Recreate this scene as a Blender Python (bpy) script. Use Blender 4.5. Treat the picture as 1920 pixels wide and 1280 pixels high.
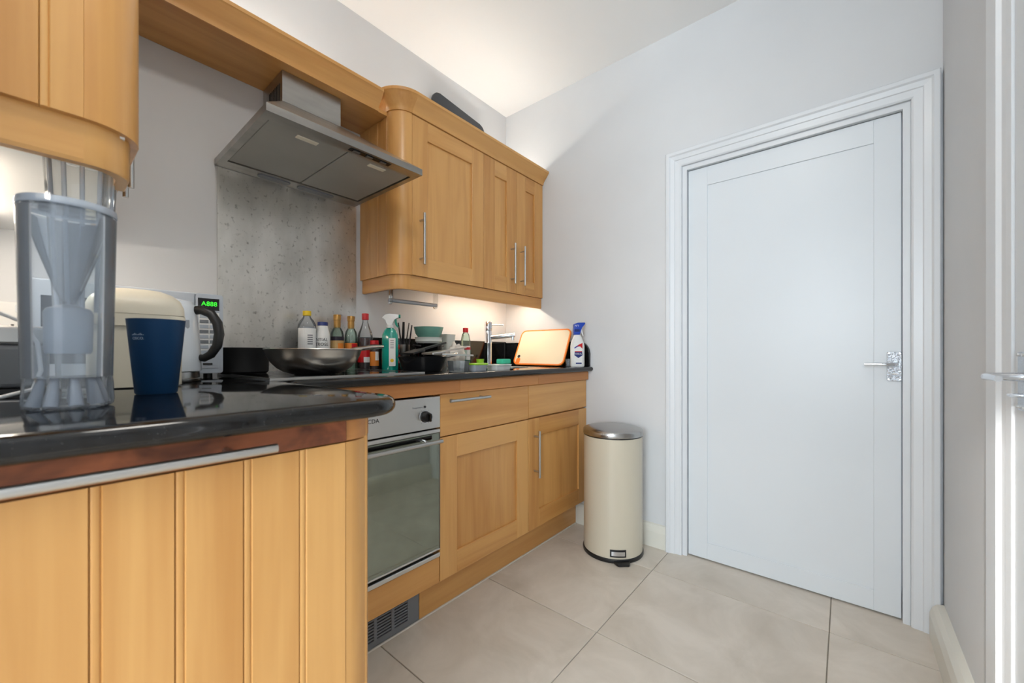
import bpy, bmesh, math, random
from mathutils import Vector, Matrix
random.seed(7)
for o in list(bpy.data.objects):
    bpy.data.objects.remove(o, do_unlink=True)
SC = bpy.context.scene
COL = SC.collection
PI = math.pi

# ------------------------------------------------------------------ camera
cd = bpy.data.cameras.new('camera')
cam = bpy.data.objects.new('camera', cd)
COL.objects.link(cam)
cam.location = (0, 0, 1.03)
cam.rotation_euler = (PI/2, 0, math.radians(40-90))
cd.sensor_width = 36
cd.lens = 14.0
cd.shift_y = 23/1920
cd.clip_start = 0.02
cd.dof.use_dof = True
cd.dof.focus_distance = 1.9
cd.dof.aperture_fstop = 4.5
SC.camera = cam

# ------------------------------------------------------------------ world, daylight, exposure
w = bpy.data.worlds.new('world')
SC.world = w
w.use_nodes = True
w.node_tree.nodes['Background'].inputs[0].default_value = (0.80, 0.90, 1.0, 1)
w.node_tree.nodes['Background'].inputs[1].default_value = 1.0

def area(name, loc, rot, sx, sy, power, col):
    l = bpy.data.lights.new(name, 'AREA')
    l.shape = 'RECTANGLE'; l.size = sx; l.size_y = sy; l.energy = power; l.color = col
    o = bpy.data.objects.new(name, l); COL.objects.link(o)
    o.location = loc; o.rotation_euler = rot
    return o
# daylight at the rear window; the side window is added, unseen, for brightness
area('window_daylight', (-2.62, -0.42, 1.55), (0, -PI/2, 0), 1.4, 1.7, 115, (0.82, 0.92, 1.0))
area('added_side_window_light', (-1.35, -1.83, 1.55), (PI/2, 0, 0), 1.4, 1.4, 14, (0.94, 0.97, 1.0))
sun = bpy.data.lights.new('sun', 'SUN')
sun.energy = 6.0; sun.angle = math.radians(1.5); sun.color = (1, 0.96, 0.9)
so = bpy.data.objects.new('sun', sun); COL.objects.link(so)
so.rotation_euler = Vector((3.9, -0.62, -1.3)).to_track_quat('-Z', 'Y').to_euler()

SC.view_settings.view_transform = 'Standard'
SC.view_settings.look = 'None'
SC.view_settings.gamma = 1
SC.view_settings.exposure = 0.02
SC.view_settings.use_curve_mapping = False

# ------------------------------------------------------------------ materials
def srgb(r, g, b):
    f = lambda c: (c/255/12.92) if c/255 <= 0.04045 else ((c/255+0.055)/1.055)**2.4
    return (f(r), f(g), f(b), 1)
MATS = {}
def mat(name, col, rough=0.5, metal=0.0, spec=0.5, var=0.0, vscale=8, bump=0.0, bscale=60, stretch=(1, 1, 1), emit=None, estr=0, coat=0):
    m = bpy.data.materials.new(name); m.use_nodes = True
    nt = m.node_tree; b = nt.nodes['Principled BSDF']
    c = srgb(*col)
    b.inputs['Base Color'].default_value = c
    b.inputs['Roughness'].default_value = rough
    b.inputs['Metallic'].default_value = metal
    b.inputs['Specular IOR Level'].default_value = spec
    if coat: b.inputs['Coat Weight'].default_value = coat; b.inputs['Coat Roughness'].default_value = 0.08
    if emit:
        b.inputs['Emission Color'].default_value = srgb(*emit); b.inputs['Emission Strength'].default_value = estr
    if var or bump:
        tc = nt.nodes.new('ShaderNodeTexCoord'); mp = nt.nodes.new('ShaderNodeMapping')
        mp.inputs['Scale'].default_value = stretch
        nt.links.new(tc.outputs['Object'], mp.inputs['Vector'])
    if var:
        n = nt.nodes.new('ShaderNodeTexNoise'); n.inputs['Scale'].default_value = vscale; n.inputs['Detail'].default_value = 6
        r = nt.nodes.new('ShaderNodeValToRGB')
        lo = [max(0, x*(1-var)) for x in c[:3]]; hi = [min(1, x*(1+var)) for x in c[:3]]
        r.color_ramp.elements[0].color = (*lo, 1); r.color_ramp.elements[1].color = (*hi, 1)
        r.color_ramp.elements[0].position = 0.3; r.color_ramp.elements[1].position = 0.7
        nt.links.new(mp.outputs[0], n.inputs['Vector']); nt.links.new(n.outputs['Fac'], r.inputs['Fac'])
        nt.links.new(r.outputs['Color'], b.inputs['Base Color'])
    if bump:
        n2 = nt.nodes.new('ShaderNodeTexNoise'); n2.inputs['Scale'].default_value = bscale; n2.inputs['Detail'].default_value = 4
        bp = nt.nodes.new('ShaderNodeBump'); bp.inputs['Strength'].default_value = bump; bp.inputs['Distance'].default_value = 0.01
        nt.links.new(mp.outputs[0], n2.inputs['Vector']); nt.links.new(n2.outputs['Fac'], bp.inputs['Height'])
        nt.links.new(bp.outputs['Normal'], b.inputs['Normal'])
    MATS[name] = m
    return m

def wood(name, light, dark, axis, rough=0.3, fig=1.0, along=0.8):
    m = bpy.data.materials.new(name); m.use_nodes = True
    nt = m.node_tree; b = nt.nodes['Principled BSDF']
    b.inputs['Roughness'].default_value = rough
    tc = nt.nodes.new('ShaderNodeTexCoord'); oi = nt.nodes.new('ShaderNodeObjectInfo')
    mul = nt.nodes.new('ShaderNodeVectorMath'); mul.operation = 'ADD'
    sc = nt.nodes.new('ShaderNodeMath'); sc.operation = 'MULTIPLY'; sc.inputs[1].default_value = 37.0
    nt.links.new(oi.outputs['Random'], sc.inputs[0])
    nt.links.new(tc.outputs['Object'], mul.inputs[0]); nt.links.new(sc.outputs[0], mul.inputs[1])
    def noise(s, scale, det, dist):
        mp = nt.nodes.new('ShaderNodeMapping'); mp.inputs['Scale'].default_value = s
        n = nt.nodes.new('ShaderNodeTexNoise'); n.inputs['Scale'].default_value = scale
        n.inputs['Detail'].default_value = det; n.inputs['Distortion'].default_value = dist
        nt.links.new(mul.outputs[0], mp.inputs['Vector']); nt.links.new(mp.outputs[0], n.inputs['Vector'])
        return n
    s1 = [9, 9, 9]; s1[axis] = along
    s2 = [90, 90, 90]; s2[axis] = 3
    n1 = noise(s1, 1.0, 3, 1.5*fig); n2 = noise(s2, 1.0, 3, 0.2)
    mix = nt.nodes.new('ShaderNodeMix'); mix.inputs['Factor'].default_value = 0.22
    nt.links.new(n1.outputs['Fac'], mix.inputs['A']); nt.links.new(n2.outputs['Fac'], mix.inputs['B'])
    ad = nt.nodes.new('ShaderNodeMath'); ad.operation = 'MULTIPLY_ADD'; ad.inputs[1].default_value = 0.22; 
    nt.links.new(oi.outputs['Random'], ad.inputs[0]); nt.links.new(mix.outputs['Result'], ad.inputs[2])
    r = nt.nodes.new('ShaderNodeValToRGB')
    r.color_ramp.elements[0].color = srgb(*dark); r.color_ramp.elements[1].color = srgb(*light)
    r.color_ramp.elements[0].position = 0.38; r.color_ramp.elements[1].position = 0.76
    nt.links.new(ad.outputs[0], r.inputs['Fac']); nt.links.new(r.outputs['Color'], b.inputs['Base Color'])
    MATS[name] = m
    return m

def clear(name, tint=(0.9, 0.95, 1.0), gloss=0.25, rough=0.04, milk=0.05, milkcol=(0.8, 0.85, 0.9)):
    m = bpy.data.materials.new(name); m.use_nodes = True
    nt = m.node_tree; nt.nodes.clear()
    out = nt.nodes.new('ShaderNodeOutputMaterial')
    tr = nt.nodes.new('ShaderNodeBsdfTransparent'); tr.inputs[0].default_value = (*tint, 1)
    gl = nt.nodes.new('ShaderNodeBsdfGlossy'); gl.inputs['Roughness'].default_value = rough
    lw = nt.nodes.new('ShaderNodeLayerWeight'); lw.inputs[0].default_value = gloss
    m1 = nt.nodes.new('ShaderNodeMixShader'); nt.links.new(lw.outputs['Fresnel'], m1.inputs[0])
    nt.links.new(tr.outputs[0], m1.inputs[1]); nt.links.new(gl.outputs[0], m1.inputs[2])
    df = nt.nodes.new('ShaderNodeBsdfDiffuse'); df.inputs[0].default_value = (*milkcol, 1)
    m2 = nt.nodes.new('ShaderNodeMixShader'); m2.inputs[0].default_value = milk
    nt.links.new(m1.outputs[0], m2.inputs[1]); nt.links.new(df.outputs[0], m2.inputs[2])
    nt.links.new(m2.outputs[0], out.inputs[0])
    MATS[name] = m
    return m

WL, WD = (221, 168, 101), (197, 139, 75)
wood('wood_v', WL, WD, 2)
wood('wood_h', WL, WD, 0)
wood('wood_y', WL, WD, 1)
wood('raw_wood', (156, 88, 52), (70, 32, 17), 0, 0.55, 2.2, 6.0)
wood('rail_wood', (210, 146, 84), (182, 116, 60), 0, 0.4)
mat('wall_paint', (214, 216, 218), 0.55, var=0.025, vscale=2.5, bump=0.05, bscale=9)
mat('ceiling_paint', (245, 246, 246), 0.7)
mat('gloss_white', (220, 226, 231), 0.34, var=0.015, vscale=2, bump=0.03, bscale=7)
mat('trim_white', (222, 226, 230), 0.3)
mat('skirting_white', (222, 220, 210), 0.35)
mat('grout', (150, 141, 128), 0.8)
mat('black_plastic', (22, 22, 24), 0.35)
mat('matt_black', (18, 18, 19), 0.6)
mat('pan_black', (26, 27, 29), 0.22)
mat('hammered', (196, 202, 210), 0.14, 1.0, bump=0.6, bscale=120)
mat('black_gloss', (8, 8, 9), 0.08)
mat('steel', (176, 176, 175), 0.26, 1.0, var=0.06, vscale=3, stretch=(1, 1, 12))
mat('steel_dark', (128, 126, 123), 0.35, 1.0, var=0.15, vscale=14)
mat('chrome', (222, 226, 232), 0.06, 1.0)
mat('brushed', (192, 192, 190), 0.3, 1.0)
mat('hood_steel', (168, 165, 160), 0.3, 1.0, var=0.18, vscale=4, stretch=(1, 4, 4))
mat('oven_steel', (205, 205, 203), 0.3, 0.9)
mat('filter_grey', (168, 167, 161), 0.5, 0.35, var=0.05, vscale=5)
mat('cream_enamel', (206, 198, 179), 0.22)
mat('cream_plastic', (224, 217, 198), 0.35)
mat('white_plastic', (232, 232, 230), 0.3)
mat('silver_plastic', (176, 184, 194), 0.35)
mat('grey_plastic', (120, 124, 130), 0.4)
mat('blue_cup', (16, 60, 98), 0.5, spec=0.3)
mat('logo_pale', (170, 190, 214), 0.5)
mat('oven_glass', (140, 147, 136), 0.045, 0.75, spec=0.8, var=0.06, vscale=14)
mat('red', (196, 22, 30), 0.35)
mat('dark_red', (60, 14, 10), 0.2)
mat('gold', (172, 130, 66), 0.35, 0.5)
mat('yellow', (236, 200, 30), 0.4)
mat('navy', (28, 48, 116), 0.4)
mat('blue', (30, 70, 176), 0.35)
mat('teal_liquid', (20, 150, 135), 0.12, coat=0.5)
mat('teal', (24, 140, 120), 0.4)
mat('label_white', (236, 236, 234), 0.5)
mat('label_orange', (222, 130, 44), 0.5)
mat('label_dark', (34, 26, 42), 0.5)
mat('label_beige', (196, 160, 104), 0.5)
mat('ink', (20, 20, 24), 0.6)
mat('ink_grey', (128, 130, 134), 0.6)
mat('orange', (240, 124, 22), 0.45)
mat('board_cream', (234, 216, 184), 0.5)
mat('lime', (150, 205, 40), 0.45)
mat('sponge', (70, 200, 160), 0.9, bump=0.5, bscale=300)
mat('bowl_green', (110, 160, 146), 0.25, var=0.2, vscale=10)
mat('bowl_pale', (208, 212, 206), 0.25)
mat('cloth', (226, 218, 208), 0.9)
mat('tray_navy', (42, 48, 56), 0.45)
mat('display_dark', (16, 16, 20), 0.2)
mat('display_green', (40, 220, 40), 0.5, emit=(60, 235, 50), estr=1.2)
mat('lamp_warm', (255, 240, 215), 0.5, emit=(255, 238, 216), estr=50)
mat('lamp_left', (255, 240, 215), 0.5, emit=(255, 240, 222), estr=85)
mat('lamp_up', (255, 240, 215), 0.5, emit=(255, 251, 242), estr=27)
mat('sealant', (226, 222, 212), 0.6)
mat('cable_white', (214, 218, 222), 0.4)
clear('clear_plastic', (0.94, 0.965, 0.99), 0.24, 0.08, 0.09, (0.86, 0.92, 1.0))
clear('clear_thin', (0.93, 0.95, 0.96), 0.28, 0.03, 0.05)
clear('clear_green', (0.80, 0.90, 0.84), 0.3, 0.03, 0.06, (0.6, 0.75, 0.65))
clear('frosted', (0.75, 0.8, 0.86), 0.3, 0.2, 0.45, (0.72, 0.76, 0.82))
clear('clear_rim', (0.86, 0.91, 0.97), 0.35, 0.1, 0.35, (0.74, 0.80, 0.88))
clear('milky', (0.80, 0.85, 0.92), 0.3, 0.2, 0.32, (0.78, 0.82, 0.88))
clear('acrylic', (0.96, 0.97, 0.97), 0.2, 0.03, 0.06)

def tile_mat():
    m = bpy.data.materials.new('floor_tile'); m.use_nodes = True
    nt = m.node_tree; b = nt.nodes['Principled BSDF']; b.inputs['Roughness'].default_value = 0.38
    tc = nt.nodes.new('ShaderNodeTexCoord'); oi = nt.nodes.new('ShaderNodeObjectInfo')
    mu = nt.nodes.new('ShaderNodeMath'); mu.operation = 'MULTIPLY'; mu.inputs[1].default_value = 20
    ad = nt.nodes.new('ShaderNodeVectorMath'); nt.links.new(oi.outputs['Random'], mu.inputs[0])
    nt.links.new(tc.outputs['Object'], ad.inputs[0]); nt.links.new(mu.outputs[0], ad.inputs[1])
    n = nt.nodes.new('ShaderNodeTexNoise'); n.inputs['Scale'].default_value = 4; n.inputs['Detail'].default_value = 9
    n.inputs['Roughness'].default_value = 0.62; n.inputs['Distortion'].default_value = 0.6
    nt.links.new(ad.outputs[0], n.inputs['Vector'])
    r = nt.nodes.new('ShaderNodeValToRGB')
    r.color_ramp.elements[0].color = srgb(196, 186, 172); r.color_ramp.elements[0].position = 0.3
    r.color_ramp.elements[1].color = srgb(220, 211, 199); r.color_ramp.elements[1].position = 0.68
    nt.links.new(n.outputs['Fac'], r.inputs['Fac']); nt.links.new(r.outputs['Color'], b.inputs['Base Color'])
    MATS['floor_tile'] = m
tile_mat()

def granite():
    m = bpy.data.materials.new('granite'); m.use_nodes = True
    nt = m.node_tree; b = nt.nodes['Principled BSDF']; b.inputs['Roughness'].default_value = 0.07
    tc = nt.nodes.new('ShaderNodeTexCoord')
    v = nt.nodes.new('ShaderNodeTexVoronoi'); v.inputs['Scale'].default_value = 260
    n = nt.nodes.new('ShaderNodeTexNoise'); n.inputs['Scale'].default_value = 90; n.inputs['Detail'].default_value = 5
    nt.links.new(tc.outputs['Object'], v.inputs['Vector']); nt.links.new(tc.outputs['Object'], n.inputs['Vector'])
    r = nt.nodes.new('ShaderNodeValToRGB')
    r.color_ramp.elements[0].color = srgb(88, 86, 82); r.color_ramp.elements[0].position = 0.0
    r.color_ramp.elements[1].color = srgb(20, 21, 23); r.color_ramp.elements[1].position = 0.16
    r2 = nt.nodes.new('ShaderNodeValToRGB')
    r2.color_ramp.elements[0].color = (0.25, 0.25, 0.25, 1); r2.color_ramp.elements[0].position = 0.4
    r2.color_ramp.elements[1].color = (1.6, 1.6, 1.6, 1); r2.color_ramp.elements[1].position = 0.75
    mx = nt.nodes.new('ShaderNodeMix'); mx.data_type = 'RGBA'; mx.blend_type = 'MULTIPLY'; mx.inputs['Factor'].default_value = 1
    nt.links.new(v.outputs['Distance'], r.inputs['Fac']); nt.links.new(n.outputs['Fac'], r2.inputs['Fac'])
    nt.links.new(r.outputs['Color'], mx.inputs[6]); nt.links.new(r2.outputs['Color'], mx.inputs[7])
    nt.links.new(mx.outputs[2], b.inputs['Base Color'])
    MATS['granite'] = m
granite()

def stained_steel():
    m = bpy.data.materials.new('stained_steel'); m.use_nodes = True
    nt = m.node_tree; b = nt.nodes['Principled BSDF']; b.inputs['Metallic'].default_value = 0.9
    tc = nt.nodes.new('ShaderNodeTexCoord')
    def noise(scale, st, det=5):
        mp = nt.nodes.new('ShaderNodeMapping'); mp.inputs['Scale'].default_value = st
        n = nt.nodes.new('ShaderNodeTexNoise'); n.inputs['Scale'].default_value = scale; n.inputs['Detail'].default_value = det
        nt.links.new(tc.outputs['Object'], mp.inputs[0]); nt.links.new(mp.outputs[0], n.inputs['Vector'])
        return n
    n1 = noise(75, (1, 1, 0.8), 4); n2 = noise(7, (1, 1, 0.45), 9)
    r1 = nt.nodes.new('ShaderNodeValToRGB')
    r1.color_ramp.elements[0].color = srgb(168, 166, 161); r1.color_ramp.elements[0].position = 0.27
    r1.color_ramp.elements[1].color = srgb(222, 220, 215); r1.color_ramp.elements[1].position = 0.41
    r2 = nt.nodes.new('ShaderNodeValToRGB')
    r2.color_ramp.elements[0].color = (0.74, 0.74, 0.73, 1); r2.color_ramp.elements[0].position = 0.38
    r2.color_ramp.elements[1].color = (1, 1, 1, 1); r2.color_ramp.elements[1].position = 0.6
    mx = nt.nodes.new('ShaderNodeMix'); mx.data_type = 'RGBA'; mx.blend_type = 'MULTIPLY'; mx.inputs['Factor'].default_value = 1
    nt.links.new(n1.outputs['Fac'], r1.inputs['Fac']); nt.links.new(n2.outputs['Fac'], r2.inputs['Fac'])
    nt.links.new(r1.outputs['Color'], mx.inputs[6]); nt.links.new(r2.outputs['Color'], mx.inputs[7])
    nt.links.new(mx.outputs[2], b.inputs['Base Color'])
    mr = nt.nodes.new('ShaderNodeMapRange'); mr.inputs['To Min'].default_value = 0.42; mr.inputs['To Max'].default_value = 0.20
    nt.links.new(n2.outputs['Fac'], mr.inputs['Value']); nt.links.new(mr.outputs[0], b.inputs['Roughness'])
    MATS['stained_steel'] = m
stained_steel()

# ------------------------------------------------------------------ mesh helpers (world coordinates)
WLOC = {}
def obj(name, bm, m, parent=None, smooth=False, autos=True):
    bmesh.ops.recalc_face_normals(bm, faces=bm.faces)
    vs = [v.co for v in bm.verts]
    lo = Vector((min(v.x for v in vs), min(v.y for v in vs), min(v.z for v in vs)))
    hi = Vector((max(v.x for v in vs), max(v.y for v in vs), max(v.z for v in vs)))
    c = Vector(((lo.x+hi.x)/2, (lo.y+hi.y)/2, lo.z))
    bmesh.ops.translate(bm, verts=bm.verts, vec=-c)
    if smooth:
        for f in bm.faces: f.smooth = True
        for e in bm.edges:
            if len(e.link_faces) == 2 and e.calc_face_angle(0) > math.radians(38): e.smooth = False
    me = bpy.data.meshes.new(name); bm.to_mesh(me); bm.free()
    me.materials.append(MATS[m])
    o = bpy.data.objects.new(name, me); COL.objects.link(o)
    if parent is not None:
        o.parent = parent; o.location = c - WLOC[parent.name]
    else:
        o.location = c
    WLOC[o.name] = c
    return o

def share(src, dx, parent):
    """copy of a part (shared mesh) moved by world vector dx under a parent"""
    o = src.copy(); COL.objects.link(o)
    o.parent = parent; c = WLOC[src.name] + Vector(dx)
    o.location = c - WLOC[parent.name]; WLOC[o.name] = c
    return o

def tag(o, label, cat, group=None, kind=None):
    if label: o['label'] = label
    if cat: o['category'] = cat
    if group: o['group'] = group
    if kind: o['kind'] = kind
    return o

def thing(name, loc, label, cat, group=None, kind=None):
    o = bpy.data.objects.new(name, None); o.empty_display_size = 0.05
    COL.objects.link(o); o.location = loc; WLOC[o.name] = Vector(loc)
    return tag(o, label, cat, group, kind)

def box(x0, x1, y0, y1, z0, z1, bev=0.0, seg=1, bm=None):
    own = bm is None
    b2 = bmesh.new()
    v = [b2.verts.new((x, y, z)) for x in (x0, x1) for y in (y0, y1) for z in (z0, z1)]
    for f in ((0, 1, 3, 2), (4, 6, 7, 5), (0, 4, 5, 1), (2, 3, 7, 6), (0, 2, 6, 4), (1, 5, 7, 3)):
        b2.faces.new([v[i] for i in f])
    if bev:
        bmesh.ops.bevel(b2, geom=list(b2.edges), offset=bev, segments=seg, affect='EDGES', profile=0.5)
    if own: return b2
    merge(bm, b2); return bm

def merge(bm, b2):
    me = bpy.data.meshes.new('tmp'); b2.to_mesh(me); b2.free(); bm.from_mesh(me); bpy.data.meshes.remove(me)
    return bm

def tube(pts, r, seg=12, bm=None, cap=True, radii=None):
    own = bm is None
    if own: bm = bmesh.new()
    pts = [Vector(p) for p in pts]; rings = []
    prev = None
    for i, p in enumerate(pts):
        if i == 0: d = pts[1]-p
        elif i == len(pts)-1: d = p-pts[i-1]
        else: d = (pts[i+1]-p).normalized()+(p-pts[i-1]).normalized()
        d.normalize()
        a = Vector((0, 0, 1)) if abs(d.z) < 0.95 else Vector((1, 0, 0))
        if prev is not None: a = prev
        u = (a-d*a.dot(d)).normalized(); v = d.cross(u); prev = u
        rr = radii[i] if radii else r
        rings.append([bm.verts.new(p+(u*math.cos(t)+v*math.sin(t))*rr) for t in [2*PI*k/seg for k in range(seg)]])
    for a, b in zip(rings, rings[1:]):
        for k in range(seg): bm.faces.new((a[k], a[(k+1) % seg], b[(k+1) % seg], b[k]))
    if cap:
        bm.faces.new(rings[0]); bm.faces.new(rings[-1])
    return bm

def lathe(prof, cx, cy, seg=32, sx=1, sy=1, rz=0, bm=None, closed=False):
    own = bm is None
    if own: bm = bmesh.new()
    rings = []
    for r, z in prof:
        if r < 1e-6: rings.append([bm.verts.new((cx, cy, z))])
        else:
            ring = []
            for k in range(seg):
                t = 2*PI*k/seg; x = r*sx*math.cos(t); y = r*sy*math.sin(t)
                ring.append(bm.verts.new((cx+x*math.cos(rz)-y*math.sin(rz), cy+x*math.sin(rz)+y*math.cos(rz), z)))
            rings.append(ring)
    if closed: rings.append(rings[0])
    for a, b in zip(rings, rings[1:]):
        if len(a) == 1 and len(b) == 1: continue
        for k in range(seg):
            if len(a) == 1: bm.faces.new((a[0], b[k], b[(k+1) % seg]))
            elif len(b) == 1: bm.faces.new((a[k], a[(k+1) % seg], b[0]))
            else: bm.faces.new((a[k], a[(k+1) % seg], b[(k+1) % seg], b[k]))
    return bm

def prism(poly, M, d0, d1, bm=None, bev=0):
    """poly of (u, v); M(u, v, d) -> world point; extruded over d"""
    own = bm is None
    b2 = bmesh.new()
    a = [b2.verts.new(M(u, v, d0)) for u, v in poly]; b = [b2.verts.new(M(u, v, d1)) for u, v in poly]
    n = len(poly)
    b2.faces.new(a); b2.faces.new(b)
    for k in range(n): b2.faces.new((a[k], a[(k+1) % n], b[(k+1) % n], b[k]))
    if bev: bmesh.ops.bevel(b2, geom=list(b2.edges), offset=bev, segments=2, affect='EDGES', profile=0.5)
    if own: return b2
    merge(bm, b2); return bm

def sweep(path, prof, bm=None):
    """path: list of (x, y, nx, ny) with outward normal; prof: closed list of (out, z)"""
    own = bm is None
    if own: bm = bmesh.new()
    rings = [[bm.verts.new((x+nx*o, y+ny*o, z)) for o, z in prof] for x, y, nx, ny in path]
    n = len(prof)
    for a, b in zip(rings, rings[1:]):
        for k in range(n): bm.faces.new((a[k], a[(k+1) % n], b[(k+1) % n], b[k]))
    bm.faces.new(rings[0]); bm.faces.new(rings[-1])
    return bm

def arc(cx, cy, r, a0, a1, n=10):
    return [(cx+r*math.cos(t), cy+r*math.sin(t), math.cos(t), math.sin(t)) for t in [a0+(a1-a0)*i/n for i in range(n+1)]]

def rrect(u0, u1, v0, v1, r, n=5):
    p = []
    for cu, cv, a in ((u1-r, v1-r, 0), (u0+r, v1-r, PI/2), (u0+r, v0+r, PI), (u1-r, v0+r, 1.5*PI)):
        for i in range(n+1):
            t = a+PI/2*i/n; p.append((cu+r*math.cos(t), cv+r*math.sin(t)))
    return p

def text_bm(s, size, depth=0.0004, align='CENTER'):
    cu = bpy.data.curves.new('t', 'FONT'); cu.body = s; cu.size = size; cu.align_x = align; cu.align_y = 'CENTER'
    cu.extrude = depth; cu.resolution_u = 3
    t = bpy.data.objects.new('t', cu); COL.objects.link(t)
    dg = bpy.context.evaluated_depsgraph_get(); dg.update()
    me = bpy.data.meshes.new_from_object(t.evaluated_get(dg))
    bm = bmesh.new(); bm.from_mesh(me)
    bpy.data.meshes.remove(me); bpy.data.objects.remove(t); bpy.data.curves.remove(cu)
    return bm

def map_bm(bm, f):
    for v in bm.verts: v.co = f(v.co.copy())
    return bm

def on_cyl(bm, cx, cy, ang, z0, rfun):
    def f(c):
        z = z0+c.y; r = rfun(z); a = ang+c.x/r
        rr = r+0.0005+c.z
        return Vector((cx+rr*math.cos(a), cy+rr*math.sin(a), z))
    return map_bm(bm, f)

def label_arc(cx, cy, r, a0, a1, z0, z1, n=10, th=0.0006, r1=None):
    bm = bmesh.new(); r1 = r if r1 is None else r1
    P = []
    for i in range(n+1):
        t = a0+(a1-a0)*i/n; c, s = math.cos(t), math.sin(t)
        P.append([bm.verts.new((cx+q*c, cy+q*s, z)) for q, z in ((r, z0), (r1, z1), (r1+th, z1), (r+th, z0))])
    for a, b in zip(P, P[1:]):
        for k in range(4): bm.faces.new((a[k], a[(k+1) % 4], b[(k+1) % 4], b[k]))
    bm.faces.new(P[0]); bm.faces.new(P[-1])
    return bm

def camang(x, y): return math.atan2(-y, -x)

# key dimensions
XW, YA, YR, XB, ZC = 2.13, 1.842, -0.271, -0.20, 2.70       # back wall, cabinet wall, right wall, side wall, ceiling
ZT = 0.955                                                   # worktop top
XE, YE = -2.6, -1.8                                          # far bounds of the room behind the camera

# ------------------------------------------------------------------ the room
def struct(name, bm, m, parent=None, smooth=False):
    o = obj(name, bm, m, parent, smooth)
    if parent is None: o['kind'] = 'structure'
    return o
floor = struct('floor', box(XE-0.1, XW+0.3, YE-0.1, YA+0.1, -0.08, -0.004), 'grout')
floor['label'] = 'large pale beige stone floor tiles with thin grout lines'
xs = [0.778+0.553*i for i in range(-7, 5)]; ys = [0.048+0.6595*i for i in range(-4, 4)]
first = {}
for i in range(len(xs)-1):
    for j in range(len(ys)-1):
        x0, x1 = max(xs[i], XE), min(xs[i+1], XW+0.08); y0, y1 = max(ys[j], YE), min(ys[j+1], YA)
        if x1-x0 < 0.03 or y1-y0 < 0.03: continue
        if x1 > XB-0.1 and y1 < YR: continue
        if x0 < XB < x1 and y0 < YR: pass
        key = (round(x1-x0, 3), round(y1-y0, 3))
        if key in first:
            s, sx0, sy0 = first[key]; share(s, (x0-sx0, y0-sy0, 0), floor)
        else:
            t = obj('floor_tile', box(x0+0.0016, x1-0.0016, y0+0.0016, y1-0.0016, -0.006, 0, 0.001), 'floor_tile', floor)
            first[key] = (t, x0, y0)
c = struct('ceiling', box(XE-0.1, XW+0.3, YE-0.1, YA+0.1, ZC, ZC+0.08), 'ceiling_paint')
struct('wall_left', box(XE-0.1, XW+0.1, YA, YA+0.1, 0, ZC), 'wall_paint')
bm = box(XW, XW+0.12, 0.642, YA, 0, ZC); box(XW, XW+0.12, YR-0.1, -0.185, 0, ZC, bm=bm); box(XW, XW+0.12, -0.185, 0.642, 1.985, ZC, bm=bm)
struct('wall_back', bm, 'wall_paint')
bm = box(1.29, XW, YR-0.1, YR, 0, ZC); box(XB-0.1, 0.47, YR-0.1, YR, 0, ZC, bm=bm); box(0.47, 1.29, YR-0.1, YR, 1.985, ZC, bm=bm)
struct('wall_right', bm, 'wall_paint')
struct('wall_side', box(XB-0.1, XB, 0.56, YA, 0, ZC), 'wall_paint')
struct('wall_inner', box(XB-0.1, XB, YE, YR-0.1, 0, ZC), 'wall_paint')
def wall_with_window(name, lo, hi, M, w0, w1, s0, s1):
    bm = bmesh.new()
    for a, b, c, d in ((lo, w0, 0, ZC), (w1, hi, 0, ZC), (w0, w1, 0, s0), (w0, w1, s1, ZC)):
        x0, x1, y0, y1 = M(a, b); box(x0, x1, y0, y1, c, d, bm=bm)
    return struct(name, bm, 'wall_paint')
wall_with_window('wall_rear', YE, YA, lambda a, b: (XE-0.15, XE-0.05, a, b), -1.3, 0.46, 0.82, 2.28)
wall_with_window('wall_garden', XE, XB, lambda a, b: (a, b, YE-0.15, YE-0.05), -2.1, -0.6, 0.82, 2.28)
def window(name, M, w0, w1, s0, s1):
    bm = bmesh.new(); f = 0.05
    for a, b, c, d in ((w0, w0+f, s0, s1), (w1-f, w1, s0, s1), (w0, w1, s0, s0+f), (w0, w1, s1-f, s1), ((w0+w1)/2-0.02, (w0+w1)/2+0.02, s0, s1)):
        x0, x1, y0, y1 = M(a, b); box(x0, x1, y0, y1, c, d, bm=bm)
    o = struct(name, bm, 'trim_white'); return o
window('window_1', lambda a, b: (XE-0.13, XE-0.08, a, b), -1.3, 0.46, 0.82, 2.28)
window('added_window', lambda a, b: (a, b, YE-0.13, YE-0.08), -2.1, -0.6, 0.82, 2.28)  # unseen side window, added to let in extra brightness

# doors, architraves, skirting ---------------------------------------
def architrave(name, pts, M, prof):
    """mitred frame round an opening; pts (u, v, du, dv) inner path with mitre direction; prof (out-of-opening, proud)"""
    bm = bmesh.new()
    rings = [[bm.verts.new(M(u+du*o, v+dv*o, d)) for o, d in prof] for u, v, du, dv in pts]
    n = len(prof)
    for a, b in zip(rings, rings[1:]):
        for k in range(n): bm.faces.new((a[k], a[(k+1) % n], b[(k+1) % n], b[k]))
    bm.faces.new(rings[0]); bm.faces.new(rings[-1])
    return struct(name, bm, 'trim_white')
APROF = [(0, 0), (0, 0.012), (0.006, 0.016), (0.030, 0.018), (0.033, 0.022), (0.052, 0.025), (0.058, 0.031), (0.072, 0.031), (0.076, 0.027), (0.076, 0)]
MB_ = lambda u, v, d: Vector((XW-d, u, v))
architrave('trim_1', [(-0.188, 0.0, -1, 0), (-0.188, 1.99, -1, 1), (0.645, 1.99, 1, 1), (0.645, 0.0, 1, 0)], MB_, APROF)
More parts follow.
